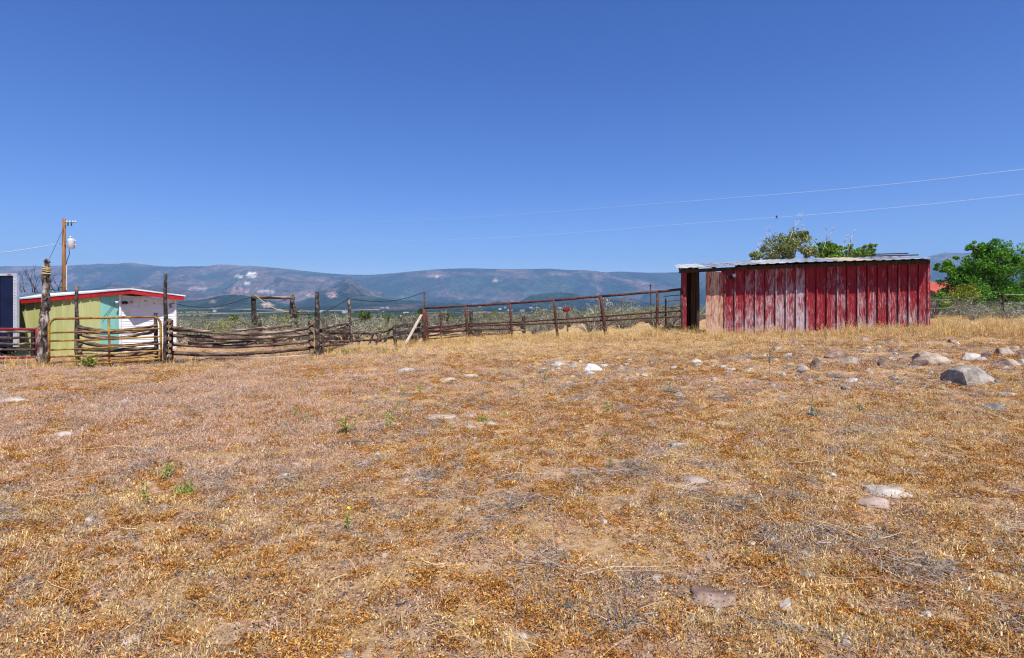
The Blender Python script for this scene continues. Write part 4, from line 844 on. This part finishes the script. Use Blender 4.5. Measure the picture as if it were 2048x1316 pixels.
for i,(x,y) in enumerate(pts_):
    o = bpy.data.objects.new('sagebrush', sm[rs_.randrange(8)]); C.objects.link(o); s_ = rs_.uniform(.95,1.85)*(.8 if y < 24 else 1.0 if y < 40 else 1.15)*(.85 if x/y*F+1024 > 1850 else 1)
    o.location = (x, y, gz1(x,y)); o.rotation_euler = (0,0,rs_.uniform(0,6.28)); o.scale = (s_*1.1, s_*1.1, s_*rs_.uniform(.85,1.25))
    if x/y*F+1024 > 1850: tag(o, 'grey-green sagebrush below the wire fence right of the shed', 'sagebrush', 'sagebrush right of the shed')
    else:
        pq = x/y*F+1024
        zn = ('behind the outbuilding' if pq < 345 else 'behind the longest log section' if pq < 640 else 'behind the collapsed fence section' if pq < 850 else 'behind the left half of the pipe fence' if pq < 1110 else 'behind the right half of the pipe fence')
        sz_ = 'large ' if s_ > 1.5 else 'small ' if s_ < 1.15 else ''
        tag(o, sz_ + 'grey-green sagebrush ' + zn, 'sagebrush', ('%ssagebrush %s' % (sz_, zn)))

# wire fence on the right, house with red roof
wf = thing('wire_fence', froot(1960,640,24), 'barbed wire fence on thin steel stakes right of the shed', 'wire fence')
for (xx,yt,yb,d_) in ((2007,588,640,23),(2190,580,640,22),(1830,598,640,25)): MB().beam(P(xx,yt,d_), P(xx,yb+4,d_), .04, .05, (0,1,0)).build('stake', M['rustpipe'], wf)
for dy in (0,17,32,44): MB().tube([P(1830,601+dy,25),P(1900,599+dy,24.4),P(1960,594+dy*.95,23.7),P(2007,589+dy,23),P(2100,590+dy,22.5),P(2190,582+dy,22)], .011, 5).build('strand', M['wire'], wf)
hs_ = P(1925,625,48); hs_.z = gz1(hs_.x,hs_.y); hh = thing('house', hs_, 'low house with a rust-red roof mostly hidden by the large tree', 'house')
hx0, hx1 = P(1872,600,48).x, P(2010,600,48).x; ze = P(0,582,48).z; zr = P(0,563,50).z
o = MB().box((hx0,48,hs_.z-.3),(hx1,53,ze)).build('wall', M['tanwall'], hh)
MB().add([(hx0-.5,47.4,ze-.1),(hx1+.5,47.4,ze-.1),(hx1+.3,50.5,zr),(hx0-.3,50.5,zr),(hx0-.5,53.6,ze-.1),(hx1+.5,53.6,ze-.1),(hx0-.5,47.4,ze-.22),(hx1+.5,47.4,ze-.22),(hx0-.5,53.6,ze-.22),(hx1+.5,53.6,ze-.22)],[(0,1,2,3),(3,2,5,4),(6,7,1,0),(9,8,4,5),(0,3,4,8,6),(1,7,9,5,2),(6,8,9,7)]).build('roof', M['roofred'], hh)
for k in range(3):
    xw = hx0+1+k*1.8; fw = MB().box((xw-.08,47.95,hs_.z+.9),(xw+1.0,47.998,hs_.z+2.0)).build('window', M['white'], hh); MB().box((xw,47.93,hs_.z+.98),(xw+.92,47.949,hs_.z+1.92)).build('pane', M['glass'], fw)
# valley houses and trees
hv_ = [(1010,606,3800),(1062,610,3600),(1120,612,3300),(1150,617,2900),(1182,619,2700),(1045,620,2600),(960,603,4100),(935,600,4300),(1090,616,2900),(1205,620,2600),(1230,611,3500),(1262,609,3600),(1288,606,3700),(1280,617,2900),(1240,618,2800),(900,601,4200),(925,598,4400),(765,604,3900),(775,603,4000),(812,625,2000),(430,622,2600),(640,622,2400),(560,616,2900),(1000,613,3300),(1020,617,2900),(690,623,2200),(1130,621,2400),(1075,603,4100)]
for i,(px,py,d_) in enumerate(hv_):
    x = X(px,d_); zz = hz_at(px,d_); s_ = 7+ (i*37%10)*.6; h_ = 5.; mb = MB()
    mb.box((x-s_,d_-6,zz-6),(x+s_,d_+6,zz+h_)); mb.cur = 1; mb.add([(x-s_-1,d_-7,zz+h_),(x+s_+1,d_-7,zz+h_),(x+s_+1,d_+7,zz+h_),(x-s_-1,d_+7,zz+h_),(x-s_-1,d_,zz+h_+3.5),(x+s_+1,d_,zz+h_+3.5)],[(0,1,5,4),(2,3,4,5),(0,4,3),(1,2,5),(0,3,2,1)])
    o = mb.build('distant_house', [M['white'], M['galv']], None, origin=(x,d_,zz)); tag(o, 'tiny pale house speck on the far valley floor', 'house', 'distant valley houses')
def treeblob(seed):
    rnd = random.Random(seed); cl = [((rnd.uniform(-.5,.5),rnd.uniform(-.5,.5),rnd.uniform(.25,.9)), rnd.uniform(.2,.4)) for _ in range(7)]
    q,f_,sh = foliage(seed, cl, 14, .22, .8); return arr_mesh('valley_tree', q, f_, [M['leaf_jun']], shade=sh)
rt = np.random.default_rng(5); n = 5200; d_ = np.exp(rt.uniform(math.log(900), math.log(4500), n)); px = rt.uniform(-200, 2300, n)
k = fbm(px/60, np.log(d_)*9, 3, 5) > .5; d_ = d_[k]; px = px[k]; x = (px-1024)/F*d_; zz = np.array([hz_at(a,c) for a,c in zip(px,d_)])
instancer('valley_trees', [treeblob(s_) for s_ in range(4)], np.stack([x,d_,zz-.5],-1), randrot(len(x),0), rt.uniform(4,9,len(x)), 'far scattered dark trees on the valley floor', 'trees')

# ------------------------------------------------------------------ rocks
def ico(sub):
    import bmesh
    bm = bmesh.new(); bmesh.ops.create_icosphere(bm, subdivisions=sub, radius=1); v = np.array([q.co[:] for q in bm.verts]); f = np.array([[w_.index for w_ in q.verts] for q in bm.faces]); bm.free(); return v, f
ICO = {s_: ico(s_) for s_ in (2,3,4)}
def rock_mesh(seed, sx, sy, sz, sub, mat, cuts=11):
    v, f = ICO[sub]; v = v.copy(); r = np.random.default_rng(seed)
    for k in range(cuts):
        n = r.normal(0,1,3); n[2] = abs(n[2])*.8 if k else 1.5; n /= np.linalg.norm(n); dcut = r.uniform(.34,.72) + (.12 if cuts < 8 else 0); s = v@n; v -= np.outer(np.maximum(s-dcut,0)*.97, n)
    o_ = r.uniform(0,50,3); nz_ = fbm(v[:,0]*1.7+o_[0], v[:,1]*1.7+v[:,2]*1.3+o_[1], 4, seed%17) - .5
    v *= (1+.26*nz_)[:,None]; n2 = fbm(v[:,0]*5+o_[2], v[:,1]*5+v[:,2]*4, 3, seed%11)-.5; v *= (1+.16*n2)[:,None]
    v /= np.abs(v).max(0); v = v*np.array([sx,sy,sz]); return arr_mesh('stone', v, f, [mat], smooth=sub>2)
T_ = {'g':'stone','t':'stone_tan','b':'stone_brown','w':'stone_white','p':'stone_pink','d':'stone_dark'}
big = [ # px, py of foot, width, height, tone, name, label
 (1866,733,66,40,'t','boulder','rounded pale tan boulder resting above the largest grey boulder'),(1940,776,112,52,'g','boulder','largest flat grey boulder on the right slope'),
 (1834,736,30,24,'b','boulder','brown rock tucked against the left side of the tan boulder'),(1672,719,44,20,'b','boulder','dark-sided brown rock below the shed, left of a paler twin'),
 (1702,733,40,22,'t','boulder','pale-topped wedge rock just right of the dark-sided brown rock'),(1635,741,24,24,'b','stone','upright rusty brown stone left of the wedge rock'),
 (1771,736,28,24,'b','stone','dark brown stone halfway between wedge rock and tan boulder'),(1936,723,32,20,'g','stone','grey stone right of the tan boulder'),(1975,719,20,18,'b','stone','small upright brown stone left of the flat pale slabs'),
 (2006,712,42,18,'t','boulder','flat pale slab at the right edge, upper one'),(2014,736,50,20,'t','boulder','flat pale slab at the right edge, lower one'),(1993,825,32,20,'d','stone','dark knobbly stone alone below the largest grey boulder'),
 (2022,795,30,11,'g','stone','flat pale stone below right of the largest grey boulder'),(1184,744,36,18,'w','stone','bright white stone in the rubble before the pipe fence'),(1178,752,22,10,'g','stone','grey stone touching the bright white stone from below'),
 (1120,736,28,12,'g','stone','grey stone left of the bright white stone'),(1394,729,28,11,'g','stone','grey stone in short grass left of the stalks below the shed door'),(880,841,66,14,'t','stone','long flat stone flush with the ground in the middle'),
 (942,860,34,9,'g','stone','flat stone right below the long flat stone'),(982,854,34,10,'t','stone','flat pale stone beside a low green weed'),(30,808,64,14,'g','stone','long flat grey stone at the left edge'),(249,811,26,15,'g','stone','rounded grey stone in tan grass below the yellow gate'),
 (125,879,40,20,'g','stone','pale squarish stone in the grass at left'),(1772,996,92,34,'g','boulder','long grey half-buried stone in the right foreground, rear of two'),(1752,1020,86,34,'p','boulder','long reddish-grey half-buried stone in right foreground, front of two'),
 (1414,1214,108,30,'b','boulder','broad brown half-buried stone at the bottom right of centre'),(1574,1228,28,36,'g','stone','narrow grey stone at the bottom, right of the broad brown one'),(1612,1122,44,22,'p','stone','stone with an orange tip in the right foreground'),
 (1613,1162,28,22,'d','stone','dark angular stone below the orange-tipped stone'),(1384,970,50,16,'p','stone','pinkish flat stone right of a grey twig clump'),(1446,855,32,11,'t','stone','pale oval stone alone on the right of centre'),(1355,900,40,11,'g','stone','flat grey stone above the pinkish flat stone'),
 (1564,1295,32,20,'p','stone','pale pinkish stone at the bottom edge'),(812,967,16,12,'g','stone','small upright grey stone in the centre foreground'),(712,1238,24,17,'p','stone','blunt pinkish stone at the bottom left of centre'),(1446,740,14,9,'g','stone','small grey stone below the floodlight end of the shed')]
small = [(1606,742,22,13,'g'),(1568,755,14,10,'g'),(1618,766,11,8,'g'),(1674,759,30,9,'d'),(1703,769,22,11,'g'),(1695,784,20,12,'d'),(1741,753,14,8,'t'),(1790,762,12,9,'g'),(1861,752,10,8,'g'),(1788,708,18,13,'b'),(1782,722,20,10,'t'),(1758,700,12,9,'g'),(1960,724,22,10,'g'),(2027,705,22,12,'t'),(2043,733,20,18,'g'),(2040,720,18,12,'b'),(2011,741,18,9,'p'),(1899,771,16,8,'t'),(1927,679,12,7,'g'),(1778,688,9,6,'d'),(1805,726,20,9,'b'),(1918,735,14,8,'t'),(1640,700,12,6,'g'),(1550,725,12,7,'g'),(1590,718,12,7,'d'),(1530,715,10,6,'g'),
 (1147,738,18,10,'g'),(1146,757,11,7,'t'),(1084,751,14,10,'b'),(1195,769,18,9,'d'),(1289,756,16,8,'g'),(1345,741,16,8,'g'),(1466,745,12,9,'g'),(1254,763,16,7,'t'),(1239,742,24,9,'b'),(1235,722,9,6,'g'),(1259,725,10,6,'g'),(1210,736,14,8,'w'),(1300,725,10,5,'g'),(1160,727,12,6,'g'),(1425,738,10,6,'t'),(1500,742,10,6,'g'),(1105,745,10,6,'g'),
 (1405,854,16,7,'g'),(1174,858,14,10,'g'),(1529,838,18,7,'t'),(1521,897,14,6,'g'),(904,860,14,9,'t'),(942,835,20,7,'g'),(812,746,34,7,'g'),(898,763,32,6,'t'),(942,757,36,6,'t'),(757,913,14,7,'g'),(922,941,18,9,'g'),(594,937,20,9,'g'),(572,956,18,9,'g'),(983,969,16,10,'p'),(502,891,14,9,'g'),(640,860,14,6,'d'),(1240,900,12,6,'g'),(860,893,9,7,'t'),(475,802,12,6,'g'),
 (1737,1065,24,11,'t'),(1705,1087,16,8,'g'),(1555,1138,20,13,'b'),(1972,1116,22,13,'p'),(1997,1159,22,11,'t'),(1311,1167,24,13,'p'),(1376,1164,12,9,'t'),(1506,1093,18,13,'g'),(1210,1050,14,8,'g'),(1041,1252,16,11,'t'),(1049,1281,16,9,'g'),(862,1042,14,10,'t'),(771,1119,13,9,'p'),(936,1024,11,8,'t'),(177,1045,20,8,'g'),(207,1122,14,8,'t'),(19,1214,18,9,'d'),(258,1297,34,13,'p'),(1665,955,12,6,'w'),(1670,1022,10,6,'t'),(425,1155,14,9,'t'),(1690,1295,20,10,'p'),(1420,1120,14,7,'g'),(1850,1240,20,10,'g'),(300,1010,14,7,'g'),(1150,985,12,7,'p')]
rx_ = random.Random(77)
extra = []
while len(extra) < 46:
    q_ = (rx_.uniform(1500,2050), rx_.uniform(688,800)); w_ = rx_.choice([7,8,9,10,12,14,17])
    if all((q_[0]-b_[0])**2+4*(q_[1]-b_[1])**2 > (b_[2]*.7+w_)**2 for b_ in big): extra.append((q_[0],q_[1],w_,w_*rx_.uniform(.45,.7),rx_.choice('gggtbdp')))
for k_ in range(22): w_ = rx_.choice([7,8,9,11,13]); small.insert(43, (rx_.gauss(1230,110),rx_.gauss(741,10),w_,w_*.55,rx_.choice('ggtdbg')))
NRUB = 43+22; small = extra + small
def rock(px, py, w_, h_, tone, name, label, group, seed):
    p = hit(px, py-2); d_ = p.y; sx = px2m(w_,d_)/2*(1.08 if w_ > 60 else 1.25); ang = math.atan2(p.z-EYE, d_); vz = px2m(h_,d_)
    sy = sx*random.Random(seed).uniform(.65,.95); sz = max(.25*sx, (vz - 2*sy*math.sin(-ang)*.75)*.85, .025)
    me = rock_mesh(seed, sx, sy, sz*(.8 if w_ > 60 else 1), 4 if w_ > 24 else 3, M[T_[tone]], 6 if w_ > 60 else 11)
    o = bpy.data.objects.new(name, me); C.objects.link(o); yk = p.y+sy*.7; xk = p.x*yk/p.y; o.location = (xk, yk, gz1(xk, yk)+sz*(.12 if w_ > 60 else .38)); o.rotation_euler = (0,0,random.Random(seed+1).uniform(-.4,.4)); return tag(o, label, 'rock', group)
for i,(px,py,w_,h_,tn,nm,lab) in enumerate(big): rock(px,py,w_,h_,tn,nm,lab,None,300+i)
for i,(px,py,w_,h_,tn) in enumerate(small):
    if i < 26+46: lab, gr = 'small stone strewn around the boulders on the right slope', 'small stones on the right slope'
    elif i < NRUB+46: lab, gr = 'small stone in the rubble patch in front of the pipe fence', 'small stones in the rubble patch'
    elif i < 62+22+46: lab, gr = 'small flat stone set in the dry grass of the middle ground', 'small stones of the middle ground'
    else: lab, gr = 'small stone among rusty weeds in the near foreground', 'small stones of the foreground'
    rock(px,py,w_,h_,tn,'stone',lab,gr,500+i)

# ------------------------------------------------------------------ weeds standing in the pasture
def weed_mesh(seed, kind):
    rnd = random.Random(seed); r = np.random.default_rng(seed); V=[]; Fc=[]; S_=[]
    def leafq(p, t, l, wd, s_):
        t = t/np.linalg.norm(t); s2 = np.cross(t, r.normal(0,1,3)); s2 /= np.linalg.norm(s2); b0 = len(V); V.extend([p, p+t*l*.5+s2*wd, p+t*l, p+t*l*.5-s2*wd]); Fc.append((b0,b0+1,b0+2,b0+3)); S_.extend([s_]*4)
    def stalk(p, top, wd, s_):
        b0 = len(V); sx = np.array([wd,0,0]); sy = np.array([0,wd,0]); V.extend([p-sx,p+sx,top+sx*.5,top-sx*.5,p-sy,p+sy,top+sy*.5,top-sy*.5]); Fc.extend([(b0,b0+1,b0+2,b0+3),(b0+4,b0+5,b0+6,b0+7)]); S_.extend([s_]*8)
    if kind == 'erect':
        for k in range(rnd.randint(2,5)):
            b = np.array([rnd.uniform(-.06,.06),rnd.uniform(-.06,.06),0]); tp_ = b + np.array([rnd.uniform(-.14,.14),rnd.uniform(-.14,.14),rnd.uniform(.6,1)]); stalk(b,tp_,.008,.4)
            for j in range(14): q = b+(tp_-b)*r.uniform(.08,1); leafq(q, r.normal(0,1,3)+np.array([0,0,.7]), r.uniform(.08,.2), .022, r.uniform(.2,1))
    elif kind == 'mat':
        for j in range(160):
            a = r.uniform(0,6.28); rr = .5*math.sqrt(r.uniform()); leafq(np.array([rr*math.cos(a),rr*math.sin(a),r.uniform(0,.28)*(1-rr)]), r.normal(0,1,3)+np.array([0,0,.6]), r.uniform(.08,.2), .035, r.uniform())
    elif kind == 'bush':
        for k in range(22):
            tp_ = np.array([*r.normal(0,.26,2), r.uniform(.35,1)]); stalk(np.zeros(3), tp_, .008, .3)
            for j in range(16): q = tp_*r.uniform(.3,1); leafq(q, r.normal(0,1,3)+np.array([0,0,.5]), r.uniform(.09,.2), .03, r.uniform())
    elif kind == 'thistle':
        for j in range(60):
            a = r.uniform(0,6.28); leafq(np.array([0,0,.05]), np.array([math.cos(a),math.sin(a),r.uniform(.15,.9)]), r.uniform(.25,.55), .045, r.uniform(.2,1))
        stalk(np.zeros(3), np.array([.05,0,.8]), .02, .6)
        for j in range(40): leafq(np.array([.05,0,r.uniform(.2,.8)]), r.normal(0,1,3), r.uniform(.1,.25), .03, r.uniform(.3,1))
    else:   # dry stalk
        stalk(np.zeros(3), np.array([.02,.01,1.0]), .011, .4)
        for j in range(60): h = r.uniform(.6,1.02); leafq(np.array([.02*h,0,h])+r.normal(0,.05,3)*np.array([1,1,.2]), r.normal(0,1,3), r.uniform(.03,.1), .012, r.uniform(.2,1))
        for j in range(9): h = r.uniform(.5,.9); dd = r.normal(0,1,3); dd[2] = .9; leafq(np.array([.02*h,0,h]), dd, r.uniform(.1,.2), .006, .5)
    return np.array(V), np.array(Fc), np.array(S_)
def weed(px, py, wpx_, hpx, kind, mat, label, name='weed', group=None, seed=0):
    p = hit(px, py); V, Fc, S_ = weed_mesh(seed, kind); h_ = px2m(hpx,p.y); w_ = px2m(wpx_,p.y)
    zs = V[:,2].max(); V = V*np.array([w_/(np.ptp(V[:,0])+1e-6)]*2+[h_/zs]); me = arr_mesh(name, V, Fc, [M[mat]], shade=S_)
    o = bpy.data.objects.new(name, me); C.objects.link(o); o.location = p - Vector((0,0,.01)); o.rotation_euler = (0,0,seed*1.7); return tag(o, label, 'weed', group)
weed(180,738,46,30,'bush','leaf_weed','leafy green bush at the foot of the yellow gate','green_bush',None,1)
for i,(px,py,w_,h_,k_,lab) in enumerate([(690,868,44,42,'erect','bright green weed clump left of centre, tallest leaves'),(776,860,26,44,'erect','green weed stalk right of the bright weed clump'),(965,843,26,14,'mat','low green weed mat right of the long flat stone'),(1221,938,14,34,'erect','single green weed above the grey twig clump'),
  (698,1062,18,46,'erect','slender green weed with a yellow flower in the foreground'),(1214,826,16,30,'erect','thin green weed in the middle of the pasture'),(589,834,22,30,'erect','green weed at the left end of the weed row'),(612,842,14,24,'erect','small green weed second in the weed row'),(815,830,14,20,'erect','short green weed beside the long flat stone'),(803,790,16,24,'erect','upright yellow-green weed behind the bright clump'),
  (605,796,14,26,'erect','thin upright weed behind the weed row'),(1047,778,10,26,'erect','thin weed left of the rubble patch, left one'),(1075,768,8,22,'erect','thin weed left of the rubble patch, middle one'),(1092,768,10,28,'erect','thin weed left of the rubble patch, right one'),(405,841,12,16,'erect','tiny green weed alone in tan grass'),(1217,876,10,18,'erect','short green weed below the thin one'),(840,788,12,24,'erect','faint green weed below the corner post'),(737,772,10,18,'erect','small weed high in the left pasture'),
  (335,960,36,34,'erect','sprawling yellow-green weed in the left foreground'),(290,1010,30,56,'erect','tall sparse green weed in the left foreground'),(370,990,44,30,'mat','yellow-green mat weed beside the sprawling one'),(1495,1115,12,26,'erect','small green weed in the right foreground'),(1010,832,12,16,'mat','small green tuft right of the low weed mat'),(738,842,12,20,'erect','slight weed between bright clump and stalk')]):
    weed(px,py,w_,h_,k_,'leaf_weed',lab,'green_weed','green weeds in the pasture',60+i)
for i,(px,py,w_,h_,k_,lab) in enumerate([(1340,787,40,26,'thistle','silvery thistle rosette right of the rubble patch'),(1624,833,36,28,'thistle','silvery thistle rosette in pale grass below the stalks'),(1718,828,36,24,'thistle','grey-green thistle rosette rightmost of three'),(1500,812,24,12,'thistle','small low thistle rosette'),(1808,832,12,14,'thistle','tiny thistle right of the three rosettes')]):
    weed(px,py,w_,h_,k_,'leaf_thistle',lab,'thistle','thistles in the pasture',90+i)
for i,(px,py,w_,h_,lab) in enumerate([(1540,772,16,78,'tall grey dried stalk left of the rocks'),(1652,704,12,46,'dried stalk in front of the shed wall'),(1445,893,8,26,'dark short dried stalk right of the pale oval stone'),(220,950,10,50,'thin dried stalk in the left foreground')]):
    weed(px,py,w_,h_,'stalk','twig',lab,'dried_stalk','dried stalks',97+i)
yf = hit(698,1062); c = yf+Vector((0,-.01,px2m(44,yf.y))); fl = MB()
for k in range(7): a = k*.9; fl.beam(c, c+Vector((.014*math.cos(a),.006,.014*math.sin(a))), .008, .003)
fl.build('flower', pmat('yellow_petal',[(.3,(.75,.55,.02)),(.7,(.8,.65,.05))],5), None, origin=tuple(c)); tag(bpy.data.objects['flower'], 'tiny yellow flower atop a slender foreground weed', 'flower')

# ------------------------------------------------------------------ ground cover
fall = lambda y, a, p: 1/(1+(y/a)**p)
def zone(x, y, s=0, sc_=.6): return fbm(x*sc_+5, y*sc_+s*7, 4, 40+s)
bare = lambda x, y: np.clip((.60-zone(x,y,12,.75))*9,.10,1)
inb = lambda x, y: np.where(y < 20.5 + 0*x, 1., 0.)
def open_(x, y):       # outside the buildings
    px = 1024 + x/y*F; return np.where((px>1372)&(px<1860)&(y>1/(1/20.0+(px-1447)/408*(1/18.4-1/20.0))-.08)&(y<24.5), 0., 1.)
# rusty low weeds
rust = [crumbs(120, .042, .016, .013, s_, [M['rust']], .11) for s_ in range(5)]
de = lambda x, y: 290*fall(y,8.0,2.0)*np.clip((zone(x,y,0,.9)-.30)*5,.3,1)*np.clip((zone(x,y,9,9.)-.42)*9,.05,1)*bare(x,y)*open_(x,y)
p = scatter(de, 1.6, 22, seed=1); instancer('rusty_weeds', rust, p, randrot(len(p),.2), rng.uniform(.7,1.5,len(p))*(1+p[:,1]*.04), 'mat of rust-coloured dead weeds covering the near pasture', 'weeds')
# straw grass
strw = [blades(38, .08, .085, .0027, .8, .6, 10+s_, [M['straw']], heads=.4) for s_ in range(5)]
def ds(x, y):
    px = 1024 + x/y*F; pale = np.clip(1-np.abs(px-1750)/520,0,1)*np.clip(1-np.abs(y-6.6)/2.6,0,1)
    right = np.clip((px-900)/600,0,1); near = np.clip(1-(y-2)/3.5,0,1)*np.clip(1-(px-300)/500,.12,1)
    band = np.clip((y-13.5)/3,0,1)
    return (80*pale + 55*fall(y,10,1.8)*np.clip((zone(x,y,2,.5)-.42)*6,.05,1)*(.15+.85*right)*bare(x,y) + 60*near + 26*band*np.clip((px-500)/400,.35,1))*open_(x,y)
p = scatter(ds, 1.6, 34, seed=2); instancer('straw_grass', strw, p, randrot(len(p),.15), rng.uniform(.6,1.3,len(p))*(1+np.clip(p[:,1]-12,0,8)*.07), 'dry straw-yellow grass across the pasture', 'grass')
# pinkish cheatgrass on the left and in the middle
chg = [blades(42, .09, .08, .0027, .9, .8, 30+s_, [M['pinkgrass']], heads=.4) for s_ in range(5)]
def dc(x, y):
    px = 1024 + x/y*F; left = np.clip(1-(px-500)/500,.15,1)*np.clip((y-4.5)/2.5,.15,1)
    return 85*fall(y,13,2.4)*left*np.clip((zone(x,y,4,.6)-.34)*6,.1,1)*open_(x,y)
p = scatter(dc, 1.6, 24, seed=3); instancer('cheatgrass', chg, p, randrot(len(p),.2), rng.uniform(.7,1.3,len(p))*(1+p[:,1]*.02), 'fine pinkish-tan cheatgrass on the left of the pasture', 'grass')
# tall straw at the foot of the shed and fences
tall = [blades(34, .12, .32, .007, .35, .5, 50+s_, [M['straw']], heads=.7) for s_ in range(4)]
def dt(x, y):
    px = 1024 + x/y*F; ds_ = 1/(1/20.0+(px-1447)/408*(1/18.4-1/20.0)); dp_ = 1/(1/23.5+(px-850)/513*(1/20.36-1/23.5))
    ln = np.where(px > 1363, ds_, np.where(px > 850, dp_, 17.4+(px-634)/216*6*(px>634)))
    g = np.clip(1-np.abs(y-(ln-1.0))/1.7,0,1); return (14*g*np.where(px>800,1,.12)+3*np.where((px>1850)&(y>15),1,0)*np.where(y<32,1,0))*open_(x,y)
p = scatter(dt, 12, 32, seed=4); instancer('tall_dry_grass', tall, p, randrot(len(p),.12), rng.uniform(.6,1.2,len(p)), 'tall seeded dry grass along the shed and fences', 'grass')
# faint green sprigs in the middle of the pasture
gs_ = [blades(9, .035, .17, .0055, .35, .5, 170+s_, [M['leaf_weed']]) for s_ in range(4)]
def dgs(x, y):
    px = 1024 + x/y*F; return (3.6*np.exp(-((px-740)/210)**2-((y-8.6)/2.0)**2) + 1.2*np.exp(-((px-1180)/160)**2-((y-9)/2.2)**2) + 1.6*np.exp(-((px-330)/90)**2-((y-5.3)/.6)**2))*open_(x,y)
p = scatter(dgs, 4, 14, seed=15); instancer('green_sprigs', gs_, p, randrot(len(p),.15), rng.uniform(.5,1.2,len(p)), 'sparse thin yellow-green sprigs in the dry grass', 'weeds')
# yellow-green growth along the foot of the broken log section
yg_ = [blades(30, .12, .26, .008, .4, .5, 150+s_, [M['leaf_yellow']]) for s_ in range(3)]
def dy(x, y):
    px = 1024 + x/y*F; return 16*np.where((px>630)&(px<800)&(y>17.9)&(y<20.6),1.,0.)*np.clip((zone(x,y,3,.9)-.4)*6,0,1) + 5*np.where((px>350)&(px<640)&(y>18.5)&(y<20.5),1.,0.)*np.clip((zone(x,y,3,.9)-.5)*8,0,1)
p = scatter(dy, 17, 22, seed=14); instancer('green_grass', yg_, p, randrot(len(p),.12), rng.uniform(.5,1.1,len(p)), 'yellow-green grass inside the corral behind the log fence', 'grass')
# grey dead twigs
tw = [sticks(40, .14, .17, .0019, 70+s_, [M['twig']]) for s_ in range(5)]
def dw(x, y):
    g = lambda a, b_, r_: np.exp(-((x-a)**2+(y-b_)**2)/r_**2)
    pat = 40*g(2.35,3.45,.55) + 30*g(3.1,3.0,.5) + 45*g(.95,5.35,.35) + 30*g(-3.6,5.6,.4) + 26*g(-1.6,6.4,.4) + 26*g(1.6,4.3,.6) + 20*g(4.6,7.4,.5) + 18*g(.3,3.6,.4)
    return (14*fall(y,7,2.0)*np.clip((zone(x,y,6,.8)-.46)*8,.10,1) + pat*.42)*open_(x,y)

p = scatter(dw, 1.6, 20, seed=5); instancer('dead_twigs', tw, p, randrot(len(p),.06), rng.uniform(.6,1.4,len(p)), 'grey dead twigs and roots lying on the ground', 'twigs')
st_ = [sticks(3, .2, .45, .0021, 80+s_, [M['stem']], .15) for s_ in range(6)]
dl = lambda x, y: 3.2*fall(y,7,2.0)*open_(x,y)+0*x
p = scatter(dl, 1.7, 18, seed=6); instancer('pale_stems', st_, p, randrot(len(p),.05), rng.uniform(.6,1.3,len(p)), 'long pale bent stems lying in the weeds', 'stems')
# litter and pebbles
lt = [crumbs(130, .14, .016, .006, 90+s_, [M['twig']]) for s_ in range(2)] + [crumbs(140, .14, .017, .008, 95+s_, [M[['straw','pinkgrass','rust','pinkgrass'][s_]]]) for s_ in range(4)]
dli = lambda x, y: 105*fall(y,7,2.0)*open_(x,y)+0*x
p = scatter(dli, 1.6, 20, seed=7); instancer('plant_litter', lt, p, randrot(len(p),.05), rng.uniform(.7,1.4,len(p))*(1+p[:,1]*.04), 'fine broken plant litter over the soil', 'litter')
pb = [rock_mesh(900+s_, .5, .42, .3, 2, M[['stone','stone_tan','stone_pink','stone_dark','stone','stone_brown'][s_]]) for s_ in range(6)]
def dpb(x, y):
    px = 1024 + x/y*F; return (16*fall(y,7,2.0) + 20*np.where(px>1040,1,0)*np.where((y>9.5)&(y<14.5),1,0)*np.clip((zone(x,y,8,.8)-.4)*6,0,1))*open_(x,y)
p = scatter(dpb, 1.6, 18, seed=8); instancer('pebbles', pb, p, randrot(len(p),.3), np.clip(rng.lognormal(math.log(.036),.5,len(p)),.012,.1)*np.where(p[:,1]>8.5,2.2,1), 'scattered pebbles on the soil', 'pebbles')
